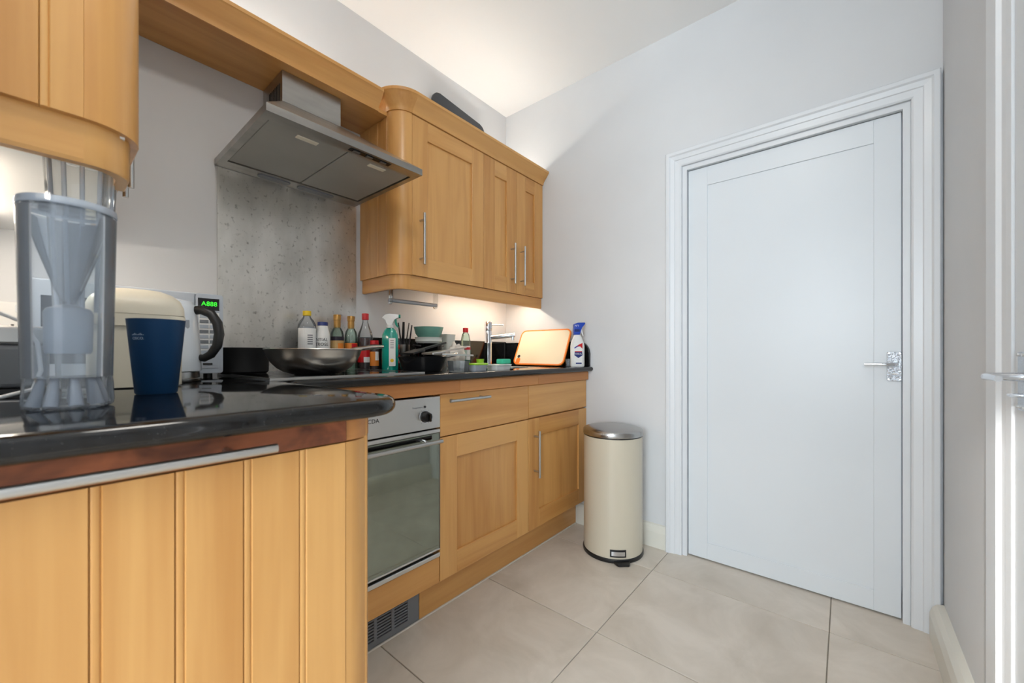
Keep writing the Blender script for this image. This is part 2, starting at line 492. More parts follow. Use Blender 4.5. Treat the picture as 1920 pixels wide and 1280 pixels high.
bm = box(XW-0.004, XW+0.11, -0.186, -0.166, 0, 1.985); box(XW-0.004, XW+0.11, 0.622, 0.642, 0, 1.985, bm=bm); box(XW-0.004, XW+0.11, -0.166, 0.622, 1.966, 1.985, bm=bm)
struct('trim_2', bm, 'trim_white')

def lever_handle(parent, M, flip):
    """plate + lever; M(u, n, z): u along the door towards the hinges, n out of the door"""
    bm = bmesh.new()
    prism(rrect(-0.021, 0.021, -0.057, 0.057, 0.003, 2), lambda u, v, d: M(u, d, v), 0.0, 0.006, bm=bm, bev=0.0012)
    p = obj('handle_plate', bm, 'hammered', parent)
    for u in (-0.016, 0.016):
        for v in (-0.051, 0.051):
            tb = tube([M(u, 0.005, v), M(u, 0.0085, v)], 0.0032, 8); obj('screw', tb, 'brushed', p, True)
    tb = tube([M(0.0, 0.006, 0.008), M(0.0, 0.040, 0.008), M(0.006, 0.050, 0.008), M(0.018, 0.053, 0.008), M(0.05, 0.053, 0.009), M(0.088, 0.051, 0.007)], 0.007, 12,
              radii=[0.009, 0.008, 0.008, 0.0075, 0.0068, 0.0055])
    obj('lever', tb, 'chrome', p, True)
    tb = tube([M(0, 0.006, -0.028), M(0, 0.016, -0.028)], 0.004, 10); tube([M(-0.008, 0.019, -0.028), M(0.008, 0.019, -0.028)], 0.0035, 8, bm=tb)
    obj('thumb_turn', tb, 'chrome', p, True)

d1 = struct('door_1', box(XW+0.02, XW+0.06, -0.163, 0.619, 0.007, 1.963, 0.002), 'gloss_white')
d1['label'] = 'closed white painted door with one large flat panel'
# frame members stand proud of the centre panel
fx0, fx1 = XW+0.0145, XW+0.0205
for nm, a in (('door_stile', (-0.163, -0.084, 0.007, 1.963)), ('door_stile', (0.530, 0.619, 0.007, 1.963)),
              ('door_rail', (-0.084, 0.530, 1.870, 1.963)), ('door_rail', (-0.084, 0.530, 0.007, 0.088))):
    obj(nm, box(fx0, fx1, a[0], a[1], a[2], a[3], 0.0012), 'gloss_white', d1)
lever_handle(d1, lambda u, n, z: Vector((fx0-n, -0.143+u, 0.981+z)), 1)
MR_ = lambda u, v, d: Vector((u, YR+d, v))
architrave('trim_3', [(1.292, 0.0, 1, 0), (1.292, 1.99, 1, 1), (0.468, 1.99, -1, 1), (0.468, 0.0, -1, 0)], MR_,
           [(0, 0), (0, 0.010), (0.02, 0.013), (0.05, 0.013), (0.054, 0.021), (0.120, 0.023), (0.124, 0.018), (0.124, 0)])
d2 = struct('door_2', box(0.474, 1.288, YR-0.035, YR+0.006, 0.007, 1.982, 0.002), 'gloss_white')
d2['label'] = 'second white door at the right picture edge, chrome lever handle close by'
lever_handle(d2, lambda u, n, z: Vector((1.222-u, YR+0.006+n, 0.977+z)), -1)
SK = [(0, 0), (0, 0.02), (0.082, 0.02), (0.105, 0.016), (0.118, 0.010), (0.122, 0.0)]
bm = prism([(d, z) for z, d in SK], lambda u, v, d: Vector((XW-u, d, v)), 0.722, YA)
struct('baseboard_back', bm, 'skirting_white')
bm = prism([(d*1.9, z*1.02) for z, d in SK], lambda u, v, d: Vector((d, YR+u, v)), 1.418, XW-0.031)
struct('baseboard_right', bm, 'skirting_white')
bm = prism([(d, z) for z, d in SK], lambda u, v, d: Vector((d, YR+u, v)), XB-0.1, 0.34)
struct('baseboard_near', bm, 'skirting_white')

# ------------------------------------------------------------------ cabinet building blocks
def handle_bm(a, b, off, r=0.006, inset=0.03):
    """bar from a to b; off = vector from the bar back to the surface"""
    a, b, off = Vector(a), Vector(b), Vector(off); d = (b-a).normalized()
    bm = tube([a, b], r, 14)
    for p in (a+d*inset, b-d*inset): tube([p, p+off], 0.0045, 10, bm=bm)
    return bm

def shaker(parent, F, u0, u1, z0, z1, stile=0.088, th=0.02, handle=None, hname='handle'):
    """door in frame F(u, n, z); panel mesh with proud stiles and rails"""
    def bx(a, b, n0, n1, c, d, bev=0.0012):
        bm = box(a, b, n0, n1, c, d, bev); return map_bm(bm, lambda p: F(p.x, p.y, p.z))
    g = 0.0015
    u0 += g; u1 -= g; z0 += g; z1 -= g
    door = obj('door', bx(u0+0.01, u1-0.01, 0.002, th-0.009, z0+0.01, z1-0.01), 'wood_v', parent)
    for a, b in ((u0, u0+stile), (u1-stile, u1)): obj('stile', bx(a, b, 0, th, z0, z1), 'wood_v', door)
    for c_, d_ in ((z0, z0+stile), (z1-stile, z1)): obj('rail', bx(u0+stile, u1-stile, 0, th-0.0003, c_, d_), 'wood_hh', door)
    if handle:
        (ua, za), (ub, zb) = handle
        h = handle_bm(F(ua, th+0.034, za), F(ub, th+0.034, zb), F(ua, th, za)-F(ua, th+0.034, za))
        obj(hname, h, 'brushed', door, True)
    return door
MATS['wood_hh'] = MATS['wood_h']
def FA(yf): return lambda u, n, z: Vector((u, yf-n, z))           # faces -Y
def FX(xf): return lambda u, n, z: Vector((xf+n, u, z))           # faces +X

def bead_board(F, u0, u1, z0, z1, th=0.014, bead_left=True):
    """one tongue-and-groove board with a bead at its edge"""
    w = 0.0085; g = 0.0015
    if bead_left:
        g = 0.0004
        pl = [(u0+g, 0), (u0+g, th-0.002)]
        pl += [(u0+g+w/2-w/2*math.cos(t), th-0.0018+0.0016*math.sin(t)) for t in [PI*k/6 for k in range(1, 6)]]
        pl += [(u0+g+w, th-0.0022), (u0+g+w+0.0018, th), (u1-0.0012, th), (u1-0.0002, th-0.0018), (u1-0.0002, 0)]
    else:
        pl = [(u0, 0), (u0, th-0.002), (u0+0.0015, th), (u1-0.0015, th), (u1, th-0.002), (u1, 0)]
    return prism(pl, lambda u, v, d: F(u, v, d), z0, z1)

def quarter(cx, cy, r, a0, a1, z0, z1, n=12, inner=0.0):
    path = arc(cx, cy, 0, a0, a1, n)
    return sweep(path, [(inner, z0), (r, z0), (r, z1), (inner, z1)]) if inner else prism(
        [(cx, cy)]+[(cx+r*math.cos(t), cy+r*math.sin(t)) for t in [a0+(a1-a0)*i/n for i in range(n+1)]], lambda u, v, d: Vector((u, v, d)), z0, z1)

CORN = [(0, 0), (0.005, 0), (0.007, 0.010), (0.010, 0.018), (0.018, 0.028), (0.031, 0.043), (0.040, 0.054), (0.044, 0.062), (0.049, 0.065), (0.050, 0.077), (0, 0.077)]

# ------------------------------------------------------------------ base run along the cabinet wall
YF = 1.20       # door front plane
def base_unit(x0, x1, label):
    t = thing('base_cabinet', ((x0+x1)/2, 1.5, 0.14), label, 'cabinet', 'base cabinets under the sink worktop')
    obj('carcass', box(x0+0.001, x1-0.001, YF+0.021, YA-0.003, 0.145, 0.79), 'wood_v', t)
    return t
b1 = base_unit(0.997, 1.558, 'maple base cabinet right of the oven with steel bar handle on its drawer')
dr = obj('drawer', box(0.999, 1.5565, YF, YF+0.02, 0.709, 0.873, 0.0015), 'wood_h', b1)
obj('handle', handle_bm((1.022, YF-0.034, 0.847), (1.246, YF-0.034, 0.847), (0, 0.034, 0)), 'brushed', dr, True)
shaker(b1, FA(YF+0.02), 0.997, 1.558, 0.149, 0.706)
b2 = base_unit(1.558, 2.128, 'maple base cabinet beside the bin with upright steel handle on its door')
obj('drawer', box(1.5605, 2.126, YF, YF+0.02, 0.712, 0.873, 0.0015), 'wood_h', b2)
shaker(b2, FA(YF+0.02), 1.558, 2.128, 0.149, 0.706, handle=((1.604, 0.413), (1.604, 0.646)))
# oven housing
oh = thing('oven_cabinet', (0.70, 1.5, 0.14), 'maple oven housing with a plain panel below the oven', 'cabinet')
bm = box(0.402, 0.4165, YF+0.021, YA-0.003, 0.145, 0.921); box(0.9815, 0.996, YF+0.021, YA-0.003, 0.145, 0.921, bm=bm)
box(0.4165, 0.9815, YF+0.021, YA-0.003, 0.145, 0.249, bm=bm)
obj('carcass', bm, 'wood_v', oh)
obj('lower_panel', box(0.404, 0.9945, YF, YF+0.02, 0.150, 0.250, 0.0015), 'wood_h', oh)

# oven
ov = thing('oven', (0.70, 1.45, 0.252), 'built-in stainless steel oven with dark glass door', 'oven')
obj('body', box(0.42, 0.978, YF+0.03, 1.75, 0.254, 0.868), 'matt_black', ov)
cp = obj('control_panel', box(0.4015, 0.9945, YF-0.006, YF+0.03, 0.748, 0.868, 0.003, 2), 'oven_steel', ov)
t = text_bm('CDA', 0.020); map_bm(t, lambda c: Vector((0.712+c.x, YF-0.0063-c.z, 0.806+c.y))); obj('lettering', t, 'ink', cp)
t = text_bm('Temperature', 0.0085); map_bm(t, lambda c: Vector((0.888+c.x, YF-0.0063-c.z, 0.8335+c.y))); obj('lettering', t, 'ink_grey', cp)
obj('indicator_lamp', tube([(0.921, YF-0.005, 0.834), (0.921, YF-0.009, 0.834)], 0.0042, 10), 'ink', cp, True)
for xk in (0.922, 0.49):
    def KN(prof): return map_bm(lathe(prof, 0, 0, 28), lambda c: Vector((xk+c.x, YF-0.006-c.z, 0.797+c.y)))
    k = obj('knob', KN([(0, 0), (0.021, 0), (0.021, 0.003), (0.0185, 0.004), (0.0175, 0.021), (0.016, 0.023), (0, 0.023)]), 'black_plastic', ov, True)
    obj('grip', box(xk-0.0045, xk+0.0045, YF-0.042, YF-0.028, 0.782, 0.812, 0.002), 'black_gloss', k)
    obj('ring', KN([(0.0205, 0), (0.024, 0), (0.024, 0.0015), (0.0205, 0.0015)]), 'chrome', k, True)
    for q in range(9):
        a = -PI/2+0.6+q*(2*PI-1.2)/8
        obj('dial_mark', box(xk+0.0285*math.cos(a)-0.0008, xk+0.0285*math.cos(a)+0.0008, YF-0.0066, YF-0.005, 0.797+0.0285*math.sin(a)-0.0008, 0.797+0.0285*math.sin(a)+0.0008), 'ink', cp)
od = obj('oven_door', box(0.4015, 0.9945, YF+0.002, YF+0.03, 0.282, 0.742, 0.002), 'matt_black', ov)
obj('glass', box(0.404, 0.992, YF-0.004, YF+0.004, 0.286, 0.728, 0.001), 'oven_glass', od)
obj('top_trim', box(0.4015, 0.9945, YF-0.007, YF+0.004, 0.729, 0.743, 0.002), 'oven_steel', od)
obj('side_trim', box(0.990, 0.9945, YF-0.006, YF+0.004, 0.283, 0.729, 0.001), 'steel_dark', od)
obj('side_trim', box(0.4015, 0.406, YF-0.006, YF+0.004, 0.283, 0.729, 0.001), 'steel_dark', od)
obj('bottom_trim', box(0.4015, 0.9945, YF-0.006, YF+0.004, 0.2795, 0.286, 0.001), 'oven_steel', od)
obj('sill', box(0.4015, 0.9945, YF-0.006, YF+0.03, 0.2525, 0.268, 0.002), 'oven_steel', ov)
h = tube([(0.418, YF-0.040, 0.703), (0.976, YF-0.040, 0.703)], 0.0075, 16)
obj('oven_handle', h, 'brushed', od, True)
for xk in (0.445, 0.905):
    obj('handle_bracket', tube([(xk, YF-0.003, 0.712), (xk, YF-0.03, 0.711), (xk, YF-0.040, 0.703)], 0.006, 10), 'chrome', od, True)
obj('vent_slot', box(0.43, 0.955, YF-0.0055, YF-0.0035, 0.7085, 0.7225), 'black_gloss', od)

# rail below worktop, plinth, vent
rl = thing('worktop_rail', (1.2, YF, 0.874), 'narrow maple rail running under the front edge of the worktop', 'rail')
for a, b in ((0.43, 1.09), (1.0905, 1.62), (1.6205, 2.128)):
    obj('rail_board', box(a, b, YF-0.014, YF+0.018, 0.8755, 0.9235, 0.0015), 'rail_wood', rl)
pl = thing('plinth', (1.5, 1.27, 0), 'maple kick board along the floor under the base cabinets', 'plinth')
obj('plinth_board', box(0.948, 2.108, 1.262, 1.28, 0.002, 0.144, 0.001), 'wood_h', pl)
obj('sealant_strip', box(0.948, 2.108, 1.256, 1.2635, 0.0, 0.006, 0.001), 'sealant', pl)
vt = thing('plinth_vent', (0.68, 1.27, 0.005), 'grey louvred vent grille in the plinth below the oven', 'vent')
obj('backing', box(0.405, 0.945, 1.270, 1.28, 0.006, 0.144), 'matt_black', vt)
bm = box(0.405, 0.945, 1.2622, 1.2695, 0.006, 0.028); box(0.405, 0.945, 1.2622, 1.2695, 0.128, 0.144, bm=bm)
cols = [0.405+0.07*i for i in range(8)]
for i, x in enumerate(cols): box(x, x+(0.05 if i == 7 else 0.012), 1.2622, 1.2695, 0.028, 0.128, bm=bm)
obj('frame', bm, 'grey_plastic', vt)
obj('sealant_strip', box(0.405, 0.9475, 1.256, 1.262, 0.0, 0.006, 0.001), 'sealant', vt)
s0 = None
for i in range(7):
    for k in range(9):
        if s0 is None: s0 = obj('louvre', box(cols[0]+0.012, cols[1], 1.264, 1.269, 0.032, 0.0375), 'grey_plastic', vt)
        else: share(s0, (0.07*i, 0, 0.0108*k), vt)

# ------------------------------------------------------------------ peninsula run (end panel faces the camera)
YP, XF = 0.64, 0.40
r = 0.07
pn = thing('base_cabinet', (0.1, 0.9, 0), 'tongue-and-groove maple end cabinet in the left foreground with rounded corner post', 'cabinet')
obj('carcass', box(XB+0.003, XF-0.022, YP+0.016, 1.215, 0.01, 0.921), 'wood_v', pn)
edges = [0.3315-0.0737*i for i in range(8)]
for a, b in zip(edges[1:], edges[:-1]):
    a = max(a, XB+0.003)
    if b-a > 0.012: obj('board', bead_board(FA(YP+0.014), a, b, 0.004, 0.882, bead_left=True), 'wood_v', pn)
obj('corner_post', quarter(0.3315, YP+r, r-0.001, -PI/2, 0, 0.004, 0.882), 'wood_v', pn, True)
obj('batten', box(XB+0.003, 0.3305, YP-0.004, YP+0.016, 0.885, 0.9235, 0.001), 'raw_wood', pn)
obj('corner_block', quarter(0.3315, YP+r, r, -PI/2, 0, 0.885, 0.9235), 'rail_wood', pn, True)
obj('towel_bar', handle_bm((-0.16, YP-0.040, 0.9005), (0.212, YP-0.040, 0.9005), (0, 0.037, 0), 0.0062, 0.05), 'brushed', pn, True)
for a, b in ((YP+r+0.002, 1.155),):
    shaker(pn, FX(XF-0.021), a, b, 0.149, 0.88, handle=((b-0.045, 0.55), (b-0.045, 0.78)))

# ------------------------------------------------------------------ worktop
def worktop():
    R = 0.015
    P = [(XB+0.017, 0.60)]
    P += [(x, y) for x, y, _, _ in arc(0.415-0.07, 0.67, 0.07, -PI/2, 0, 10)]
    P += [(x, y) for x, y, _, _ in arc(0.475, 1.11, 0.06, PI, PI/2, 8)]
    P += [(XW-0.017, 1.17), (XW-0.017, YA-0.017), (XB+0.017, YA-0.017)]
    n = len(P)
    nor = []
    for i in range(n):
        a, b, c = Vector(P[i-1]), Vector(P[i]), Vector(P[(i+1) % n])
        e1 = (b-a).normalized(); e2 = (c-b).normalized()
        n1 = Vector((e1.y, -e1.x)); n2 = Vector((e2.y, -e2.x)); m = (n1+n2).normalized(); m = m/max(0.5, m.dot(n1)); nor.append(m)
    bm = bmesh.new(); rings = []
    for q in range(9):
        t = PI/2-PI*q/8
        rings.append([bm.verts.new((P[i][0]+nor[i].x*R*math.cos(t), P[i][1]+nor[i].y*R*math.cos(t), ZT-R+R*math.sin(t))) for i in range(n)])
    for a, b in zip(rings, rings[1:]):
        for i in range(n): bm.faces.new((a[i], b[i], b[(i+1) % n], a[(i+1) % n]))
    bm.faces.new(rings[0]); bm.faces.new(list(reversed(rings[-1])))
    return bm
SX0, SX1, SY0, SY1 = 1.52, 1.90, 1.30, 1.60
wt = obj('worktop', worktop(), 'granite', None, True)
tag(wt, 'polished black granite L-shaped worktop with rounded front edge', 'worktop')
cut = obj('cut', box(SX0, SX1, SY0, SY1, 0.8, 1.1, 0.0), 'granite')
md = wt.modifiers.new('b', 'BOOLEAN'); md.object = cut; md.operation = 'DIFFERENCE'; md.solver = 'EXACT'
bpy.context.view_layer.update()
dg = bpy.context.evaluated_depsgraph_get()
me = bpy.data.meshes.new_from_object(wt.evaluated_get(dg))
wt.modifiers.clear(); wt.data = me
bpy.data.objects.remove(cut)
sk = thing('sink', ((SX0+SX1)/2, 1.45, 0.80), 'stainless steel sink bowl set into the worktop below the tap', 'sink')
bm = bmesh.new()
p0 = rrect(SX0+0.001, SX1-0.001, SY0+0.001, SY1-0.001, 0.03, 5); p1 = rrect(SX0+0.012, SX1-0.012, SY0+0.012, SY1-0.012, 0.03, 5)
L = [[bm.verts.new((u, v, z)) for u, v in p] for p, z in ((p0, ZT-0.002), (p1, ZT-0.006), (p1, 0.81))]
for a, b in zip(L, L[1:]):
    for i in range(len(a)): bm.faces.new((a[i], a[(i+1) % len(a)], b[(i+1) % len(a)], b[i]))
bm.faces.new(L[-1])
obj('bowl', bm, 'brushed', sk)
obj('drain', lathe([(0, 0.8105), (0.03, 0.8105), (0.032, 0.8125), (0.02, 0.8115), (0, 0.8115)], 1.71, 1.45, 20), 'chrome', sk, True)

# upstand
us = thing('upstand', (1.6, YA, ZT), 'black granite upstand behind the sink', 'upstand')
for a, b in ((1.004, 1.562), (1.565, 2.085), (2.088, 2.108)):
    obj('granite_slab', box(a, b, YA-0.022, YA-0.002, ZT+0.0005, 1.112, 0.002), 'granite', us)
us2 = thing('upstand', (2.12, 1.5, ZT), 'black granite upstand on the end wall with rounded corner by the spray bottle', 'upstand')
poly = [(1.842-0.003, ZT+0.0005), (1.842-0.003, 1.105)]+[(1.172+0.075+0.075*math.cos(t), 1.03+0.075*math.sin(t)) for t in [PI/2+PI/2*k/8 for k in range(9)]]+[(1.172, ZT+0.0005)]
obj('granite_slab', prism(poly, lambda u, v, d: Vector((d, u, v)), XW-0.02, XW-0.002, bev=0.002), 'granite', us2)

# splashback
sp = obj('splashback', box(0.441, 1.003, YA-0.005, YA-0.001, ZT+0.0005, 1.745), 'stained_steel')
tag(sp, 'stained brushed steel splashback panel below the extractor hood', 'splashback')

# ------------------------------------------------------------------ wall cabinet over the sink
YU = 1.523
XU0, XU1 = 1.025, 2.128
RU = 0.078
uc = thing('wall_cabinet', (1.58, 1.68, 1.39), 'maple wall cabinet with three doors above the sink', 'cabinet')
obj('carcass', box(XU0+0.016, XU1, YU+0.0785, YA-0.002, 1.391, 2.1305), 'wood_v', uc)
obj('carcass_front', box(XU0+RU, XU1, YU+0.0205, YU+0.0785, 1.391, 2.1305), 'wood_v', uc)
ye = [1.601, 1.675, 1.749, YA-0.002]
for a, b in zip(ye, ye[1:]):
    obj('board', bead_board(lambda u, n, z: Vector((XU0+0.014-n, u, z)), a, b, 1.391, 2.1305), 'wood_v', uc)
obj('corner_post', quarter(XU0+RU, YU+RU, RU-0.001, PI, 1.5*PI, 1.391, 2.1305), 'wood_v', uc, True)
FU = FA(YU+0.02)
shaker(uc, FU, XU0+RU, 1.575, 1.391, 2.129, handle=((1.148, 1.443), (1.148, 1.680)))
shaker(uc, FU, 1.575, 1.857, 1.391, 2.129, handle=((1.806, 1.443), (1.806, 1.680)))
shaker(uc, FU, 1.857, XU1, 1.391, 2.129, handle=((1.898, 1.443), (1.898, 1.680)))
path = [(XU0, YA-0.002, -1, 0), (XU0, YU+RU, -1, 0)]+arc(XU0+RU, YU+RU, RU, PI, 1.5*PI, 12)+[(XU1, YU, 0, -1)]
def crn(path, z0, back=0.03): return sweep(path, [(o-back if o == 0 else o, z0+z) for o, z in CORN])
obj('cornice', crn(path[:2], 2.1305), 'wood_y', uc, True)
obj('cornice_corner', crn(path[2:15], 2.1305), 'wood_v', uc, True)
obj('cornice', crn(path[-2:], 2.1305), 'wood_h', uc, True)
PEL = [(-0.030, 0), (-0.014, 0), (-0.012, 0.006), (-0.012, 0.065), (-0.030, 0.065)]
pel = lambda p: sweep(p, [(o, 1.326+z) for o, z in PEL])
obj('pelmet', pel(path[:2]), 'wood_y', uc)
obj('pelmet_corner', pel(path[2:15]), 'wood_v', uc, True)
obj('pelmet', pel(path[-2:]), 'wood_h', uc)

# ------------------------------------------------------------------ wall cabinet at the left picture edge
XBU, YBU, RB = 0.116, 0.893, 0.07
ub = thing('wall_cabinet', (-0.05, 1.3, 1.39), 'maple wall cabinet at the upper left with grooved end panel and rounded corner', 'cabinet')
obj('carcass', box(XB+0.002, XBU-0.0705, YBU+0.015, YA-0.002, 1.391, 2.1305), 'wood_v', ub)
obj('carcass_front', box(XBU-0.0705, XBU-0.0205, YBU+RB, YA-0.002, 1.391, 2.1305), 'wood_v', ub)
be = [0.0464, 0.0015, -0.0722, -0.1459, XB+0.002]
for b, a in zip(be, be[1:]):
    obj('board', bead_board(FA(YBU+0.014), a, b, 1.391, 2.1305, bead_left=a > XB+0.01), 'wood_v', ub)
obj('corner_post', quarter(XBU-RB, YBU+RB, RB-0.001, -PI/2, 0, 1.391, 2.1305), 'wood_v', ub, True)
FB = FX(XBU-0.02)
shaker(ub, FB, YBU+RB, 1.412, 1.391, 2.129, handle=((1.366, 1.443), (1.366, 1.680)))
shaker(ub, FB, 1.412, 1.838, 1.391, 2.129, handle=((1.458, 1.443), (1.458, 1.680)))
pb = [(XB+0.002, YBU, 0, -1)]+arc(XBU-RB, YBU+RB, RB, -PI/2, 0, 12)+[(XBU, YA-0.002, 1, 0)]
obj('cornice', crn(pb[:2], 2.1305), 'wood_h', ub, True)
obj('cornice_corner', crn(pb[1:14], 2.1305), 'wood_v', ub, True)
obj('cornice', crn([pb[-2], (XBU, 1.545, 1, 0)], 2.1305), 'wood_y', ub, True)
obj('pelmet', pel(pb[:2]), 'wood_h', ub)
obj('pelmet_corner', pel(pb[1:14]), 'wood_v', ub, True)
obj('pelmet', pel([pb[-2], (XBU, YBU+RB+0.05, 1, 0)]), 'wood_y', ub)
obj('bottom_panel', box(XB+0.002, XBU-0.022, YBU+0.03, YA-0.002, 1.387, 1.3908), 'white_plastic', ub)

# bridging shelf above the hood
br = thing('bridging_shelf', (0.55, 1.7, 2.11), 'maple bridging shelf with moulded front above the extractor hood', 'shelf')
obj('soffit', box(XBU+0.001, XU0-0.001, 1.672, YA-0.002, 2.1115, 2.128), 'wood_h', br)
obj('front_batten', box(XBU+0.001, XU0-0.001, 1.600, 1.671, 2.110, 2.128, 0.001), 'wood_h', br)
obj('cornice', sweep([(XBU+0.001, 1.601, 0, -1), (XU0-0.048, 1.601, 0, -1)], [(o, 2.110+z*1.04) for o, z in CORN]), 'wood_h', br, True)

# ------------------------------------------------------------------ extractor hood
hd = thing('extractor_hood', (0.712, 1.6, 1.735), 'stainless steel chimney extractor hood with two grease filters', 'extractor hood')
HX0, HX1, HY0, HY1, HZ = 0.432, 0.995, 1.305, YA-0.006, 1.746
CX0, CX1, CY0 = 0.597, 0.826, 1.64
bm = bmesh.new()
def ring(x0, x1, y0, z): return [bm.verts.new(p) for p in ((x0, y0, z), (x1, y0, z), (x1, HY1, z), (x0, HY1, z))]
A = ring(HX0, HX1, HY0, HZ); B = ring(HX0, HX1, HY0, HZ+0.024); C2 = ring(CX0, CX1, CY0, 1.990)
for a, b in ((A, B), (B, C2)):
    for i in range(4): bm.faces.new((a[i], a[(i+1) % 4], b[(i+1) % 4], b[i]))
bm.faces.new(C2)
# rim: hollow underside
I = [bm.verts.new(p) for p in ((HX0+0.022, HY0+0.05, HZ), (HX1-0.022, HY0+0.05, HZ), (HX1-0.022, HY1-0.07, HZ), (HX0+0.022, HY1-0.07, HZ))]
J = [bm.verts.new((v.co.x, v.co.y, HZ+0.016)) for v in I]
for i in range(4):
    bm.faces.new((A[i], I[i], I[(i+1) % 4], A[(i+1) % 4])); bm.faces.new((I[i], J[i], J[(i+1) % 4], I[(i+1) % 4]))
bm.faces.new(J)
obj('canopy', bm, 'hood_steel', hd)
ch = obj('chimney', box(CX0, CX1, CY0, HY1, 1.9905, 2.109, 0.001), 'hood_steel', hd)
s0 = None
for k in range(8):
    if s0 is None: s0 = obj('vent_slot', box(CX0-0.0012, CX0+0.002, 1.662, 1.668, 2.000, 2.066), 'matt_black', ch)
    else: share(s0, (0, 0.0145*k, 0), ch)
xm = 0.714
for a, b in ((HX0+0.025, xm-0.002), (xm+0.002, HX1-0.025)):
    f = obj('grease_filter', box(a, b, HY0+0.053, HY1-0.073, HZ+0.004, HZ+0.0145, 0.002), 'filter_grey', hd)
    m = (a+b)/2
    obj('filter_catch', box(m-0.035, m+0.035, HY0+0.075, HY0+0.098, HZ+0.001, HZ+0.005, 0.002), 'cream_plastic', f)
sw = obj('switch_panel', box(0.70, 0.86, HY0+0.012, HY0+0.034, HZ-0.002, HZ+0.001, 0.0005), 'black_gloss', hd)
for xk in (0.725, 0.775, 0.83): obj('switch', box(xk-0.012, xk+0.012, HY0+0.016, HY0+0.030, HZ-0.006, HZ-0.0015, 0.001), 'steel_dark', sw)
for a, b in ((0.565, 0.685), (0.715, 0.87)):
    obj('lamp_cover', prism(rrect(a, b, HY1-0.055, HY1-0.020, 0.015), lambda u, v, d: Vector((u, v, d)), HZ-0.004, HZ+0.001, bev=0.0012), 'grey_plastic', hd)

# ------------------------------------------------------------------ strip lights
def strip(label, x0, x1, y0, y1, z, up, m):
    t = thing('strip_light', ((x0+x1)/2, (y0+y1)/2, z), label, 'light')
    if up:
        obj('housing', box(x0, x1, y0, y1, z, z+0.012), 'white_plastic', t); obj('diffuser', box(x0+0.005, x1-0.005, y0+0.003, y1-0.003, z+0.0125, z+0.018), m, t)
    else:
        obj('housing', box(x0, x1, y0, y1, z-0.012, z), 'white_plastic', t); obj('diffuser', box(x0+0.005, x1-0.005, y0+0.003, y1-0.003, z-0.018, z-0.0125), m, t)
strip('warm strip light under the wall cabinet above the tap', 1.50, 2.06, 1.62, 1.65, 1.3905, False, 'lamp_warm')
strip('warm strip light under the wall cabinet at the left edge', -0.12, -0.09, 1.15, 1.65, 1.3868, False, 'lamp_left')
strip('strip light on top of the three-door wall cabinet', 1.30, 2.09, 1.66, 1.70, 2.1305, True, 'lamp_up')
strip('strip light on top of the bridging shelf', 0.20, 0.84, 1.70, 1.74, 2.1285, True, 'lamp_up')

# ------------------------------------------------------------------ things on and around the worktop
ZH = ZT+0.006
hob = thing('hob', (0.68, 1.45, ZT), 'black ceramic hob with thin steel rim set on the worktop', 'hob')
obj('glass', box(0.418, 0.934, 1.224, 1.700, ZT+0.0005, ZH, 0.001), 'black_gloss', hob)
bm = bmesh.new()
for a in ((0.412, 0.418, 1.218, 1.706), (0.934, 0.940, 1.218, 1.706), (0.418, 0.934, 1.218, 1.224), (0.418, 0.934, 1.700, 1.706)):
    box(*a, ZT+0.0003, ZH+0.0008, bm=bm)
obj('rim', bm, 'brushed', hob)
for x, y, rr in ((0.55, 1.35, 0.09), (0.80, 1.35, 0.075), (0.55, 1.58, 0.075), (0.80, 1.58, 0.09)):
    obj('cooking_zone', lathe([(rr, ZH+0.0001), (rr+0.002, ZH+0.0001), (rr+0.002, ZH+0.0004), (rr, ZH+0.0004)], x, y, 36, closed=True), 'ink_grey', hob)

# clear jug in the foreground
JX, JY = 0.028, 0.825
jg = thing('water_filter_jug', (JX, JY, ZT), 'tall clear plastic water filter jug with white cartridge, standing in the left foreground', 'jug')
def shell(pr, th): return pr+[(max(r_-th, 0.0005), z_) for r_, z_ in reversed(pr)]
obj('body', lathe(shell([(0.0435, 0.998), (0.0445, 1.06), (0.0465, 1.16), (0.0475, 1.222)], 0.0022), JX, JY, 48, closed=True), 'clear_plastic', jg, True)
bm = bmesh.new(); n = 64; rings = []
for z_, base, amp in ((0.9556, 0.0385, 0.0010), (0.9590, 0.0425, 0.0018), (0.965, 0.0430, 0.0022), (0.990, 0.0415, 0.0026), (0.9985, 0.0420, 0.0010)):
    rings.append([bm.verts.new((JX+(base+amp*math.cos(9*2*PI*k/n))*math.cos(2*PI*k/n), JY+(base+amp*math.cos(9*2*PI*k/n))*math.sin(2*PI*k/n), z_)) for k in range(n)])
for a, b in zip(rings, rings[1:]):
    for k in range(n): bm.faces.new((a[k], a[(k+1) % n], b[(k+1) % n], b[k]))
bm.faces.new(rings[0]); bm.faces.new(rings[-1])
obj('fluted_base', bm, 'clear_plastic', jg, True)
s0 = None
for k in range(9):
    a = 2*PI*k/9
    obj('base_rib', tube([(JX+0.034*math.cos(a), JY+0.034*math.sin(a), 0.960), (JX+0.026*math.cos(a), JY+0.026*math.sin(a), 0.996)], 0.006, 10, radii=[0.0075, 0.004]), 'frosted', jg, True)
obj('lid_rim', lathe([(0.0475, 1.225), (0.0482, 1.228), (0.0478, 1.234), (0.0462, 1.235), (0.0455, 1.230), (0.0455, 1.225)], JX, JY, 48, closed=True), 'clear_rim', jg, True)
obj('lid', lathe([(0.044, 1.229), (0.0, 1.230), (0.0, 1.2285), (0.044, 1.2275)], JX, JY, 40), 'clear_plastic', jg, True)
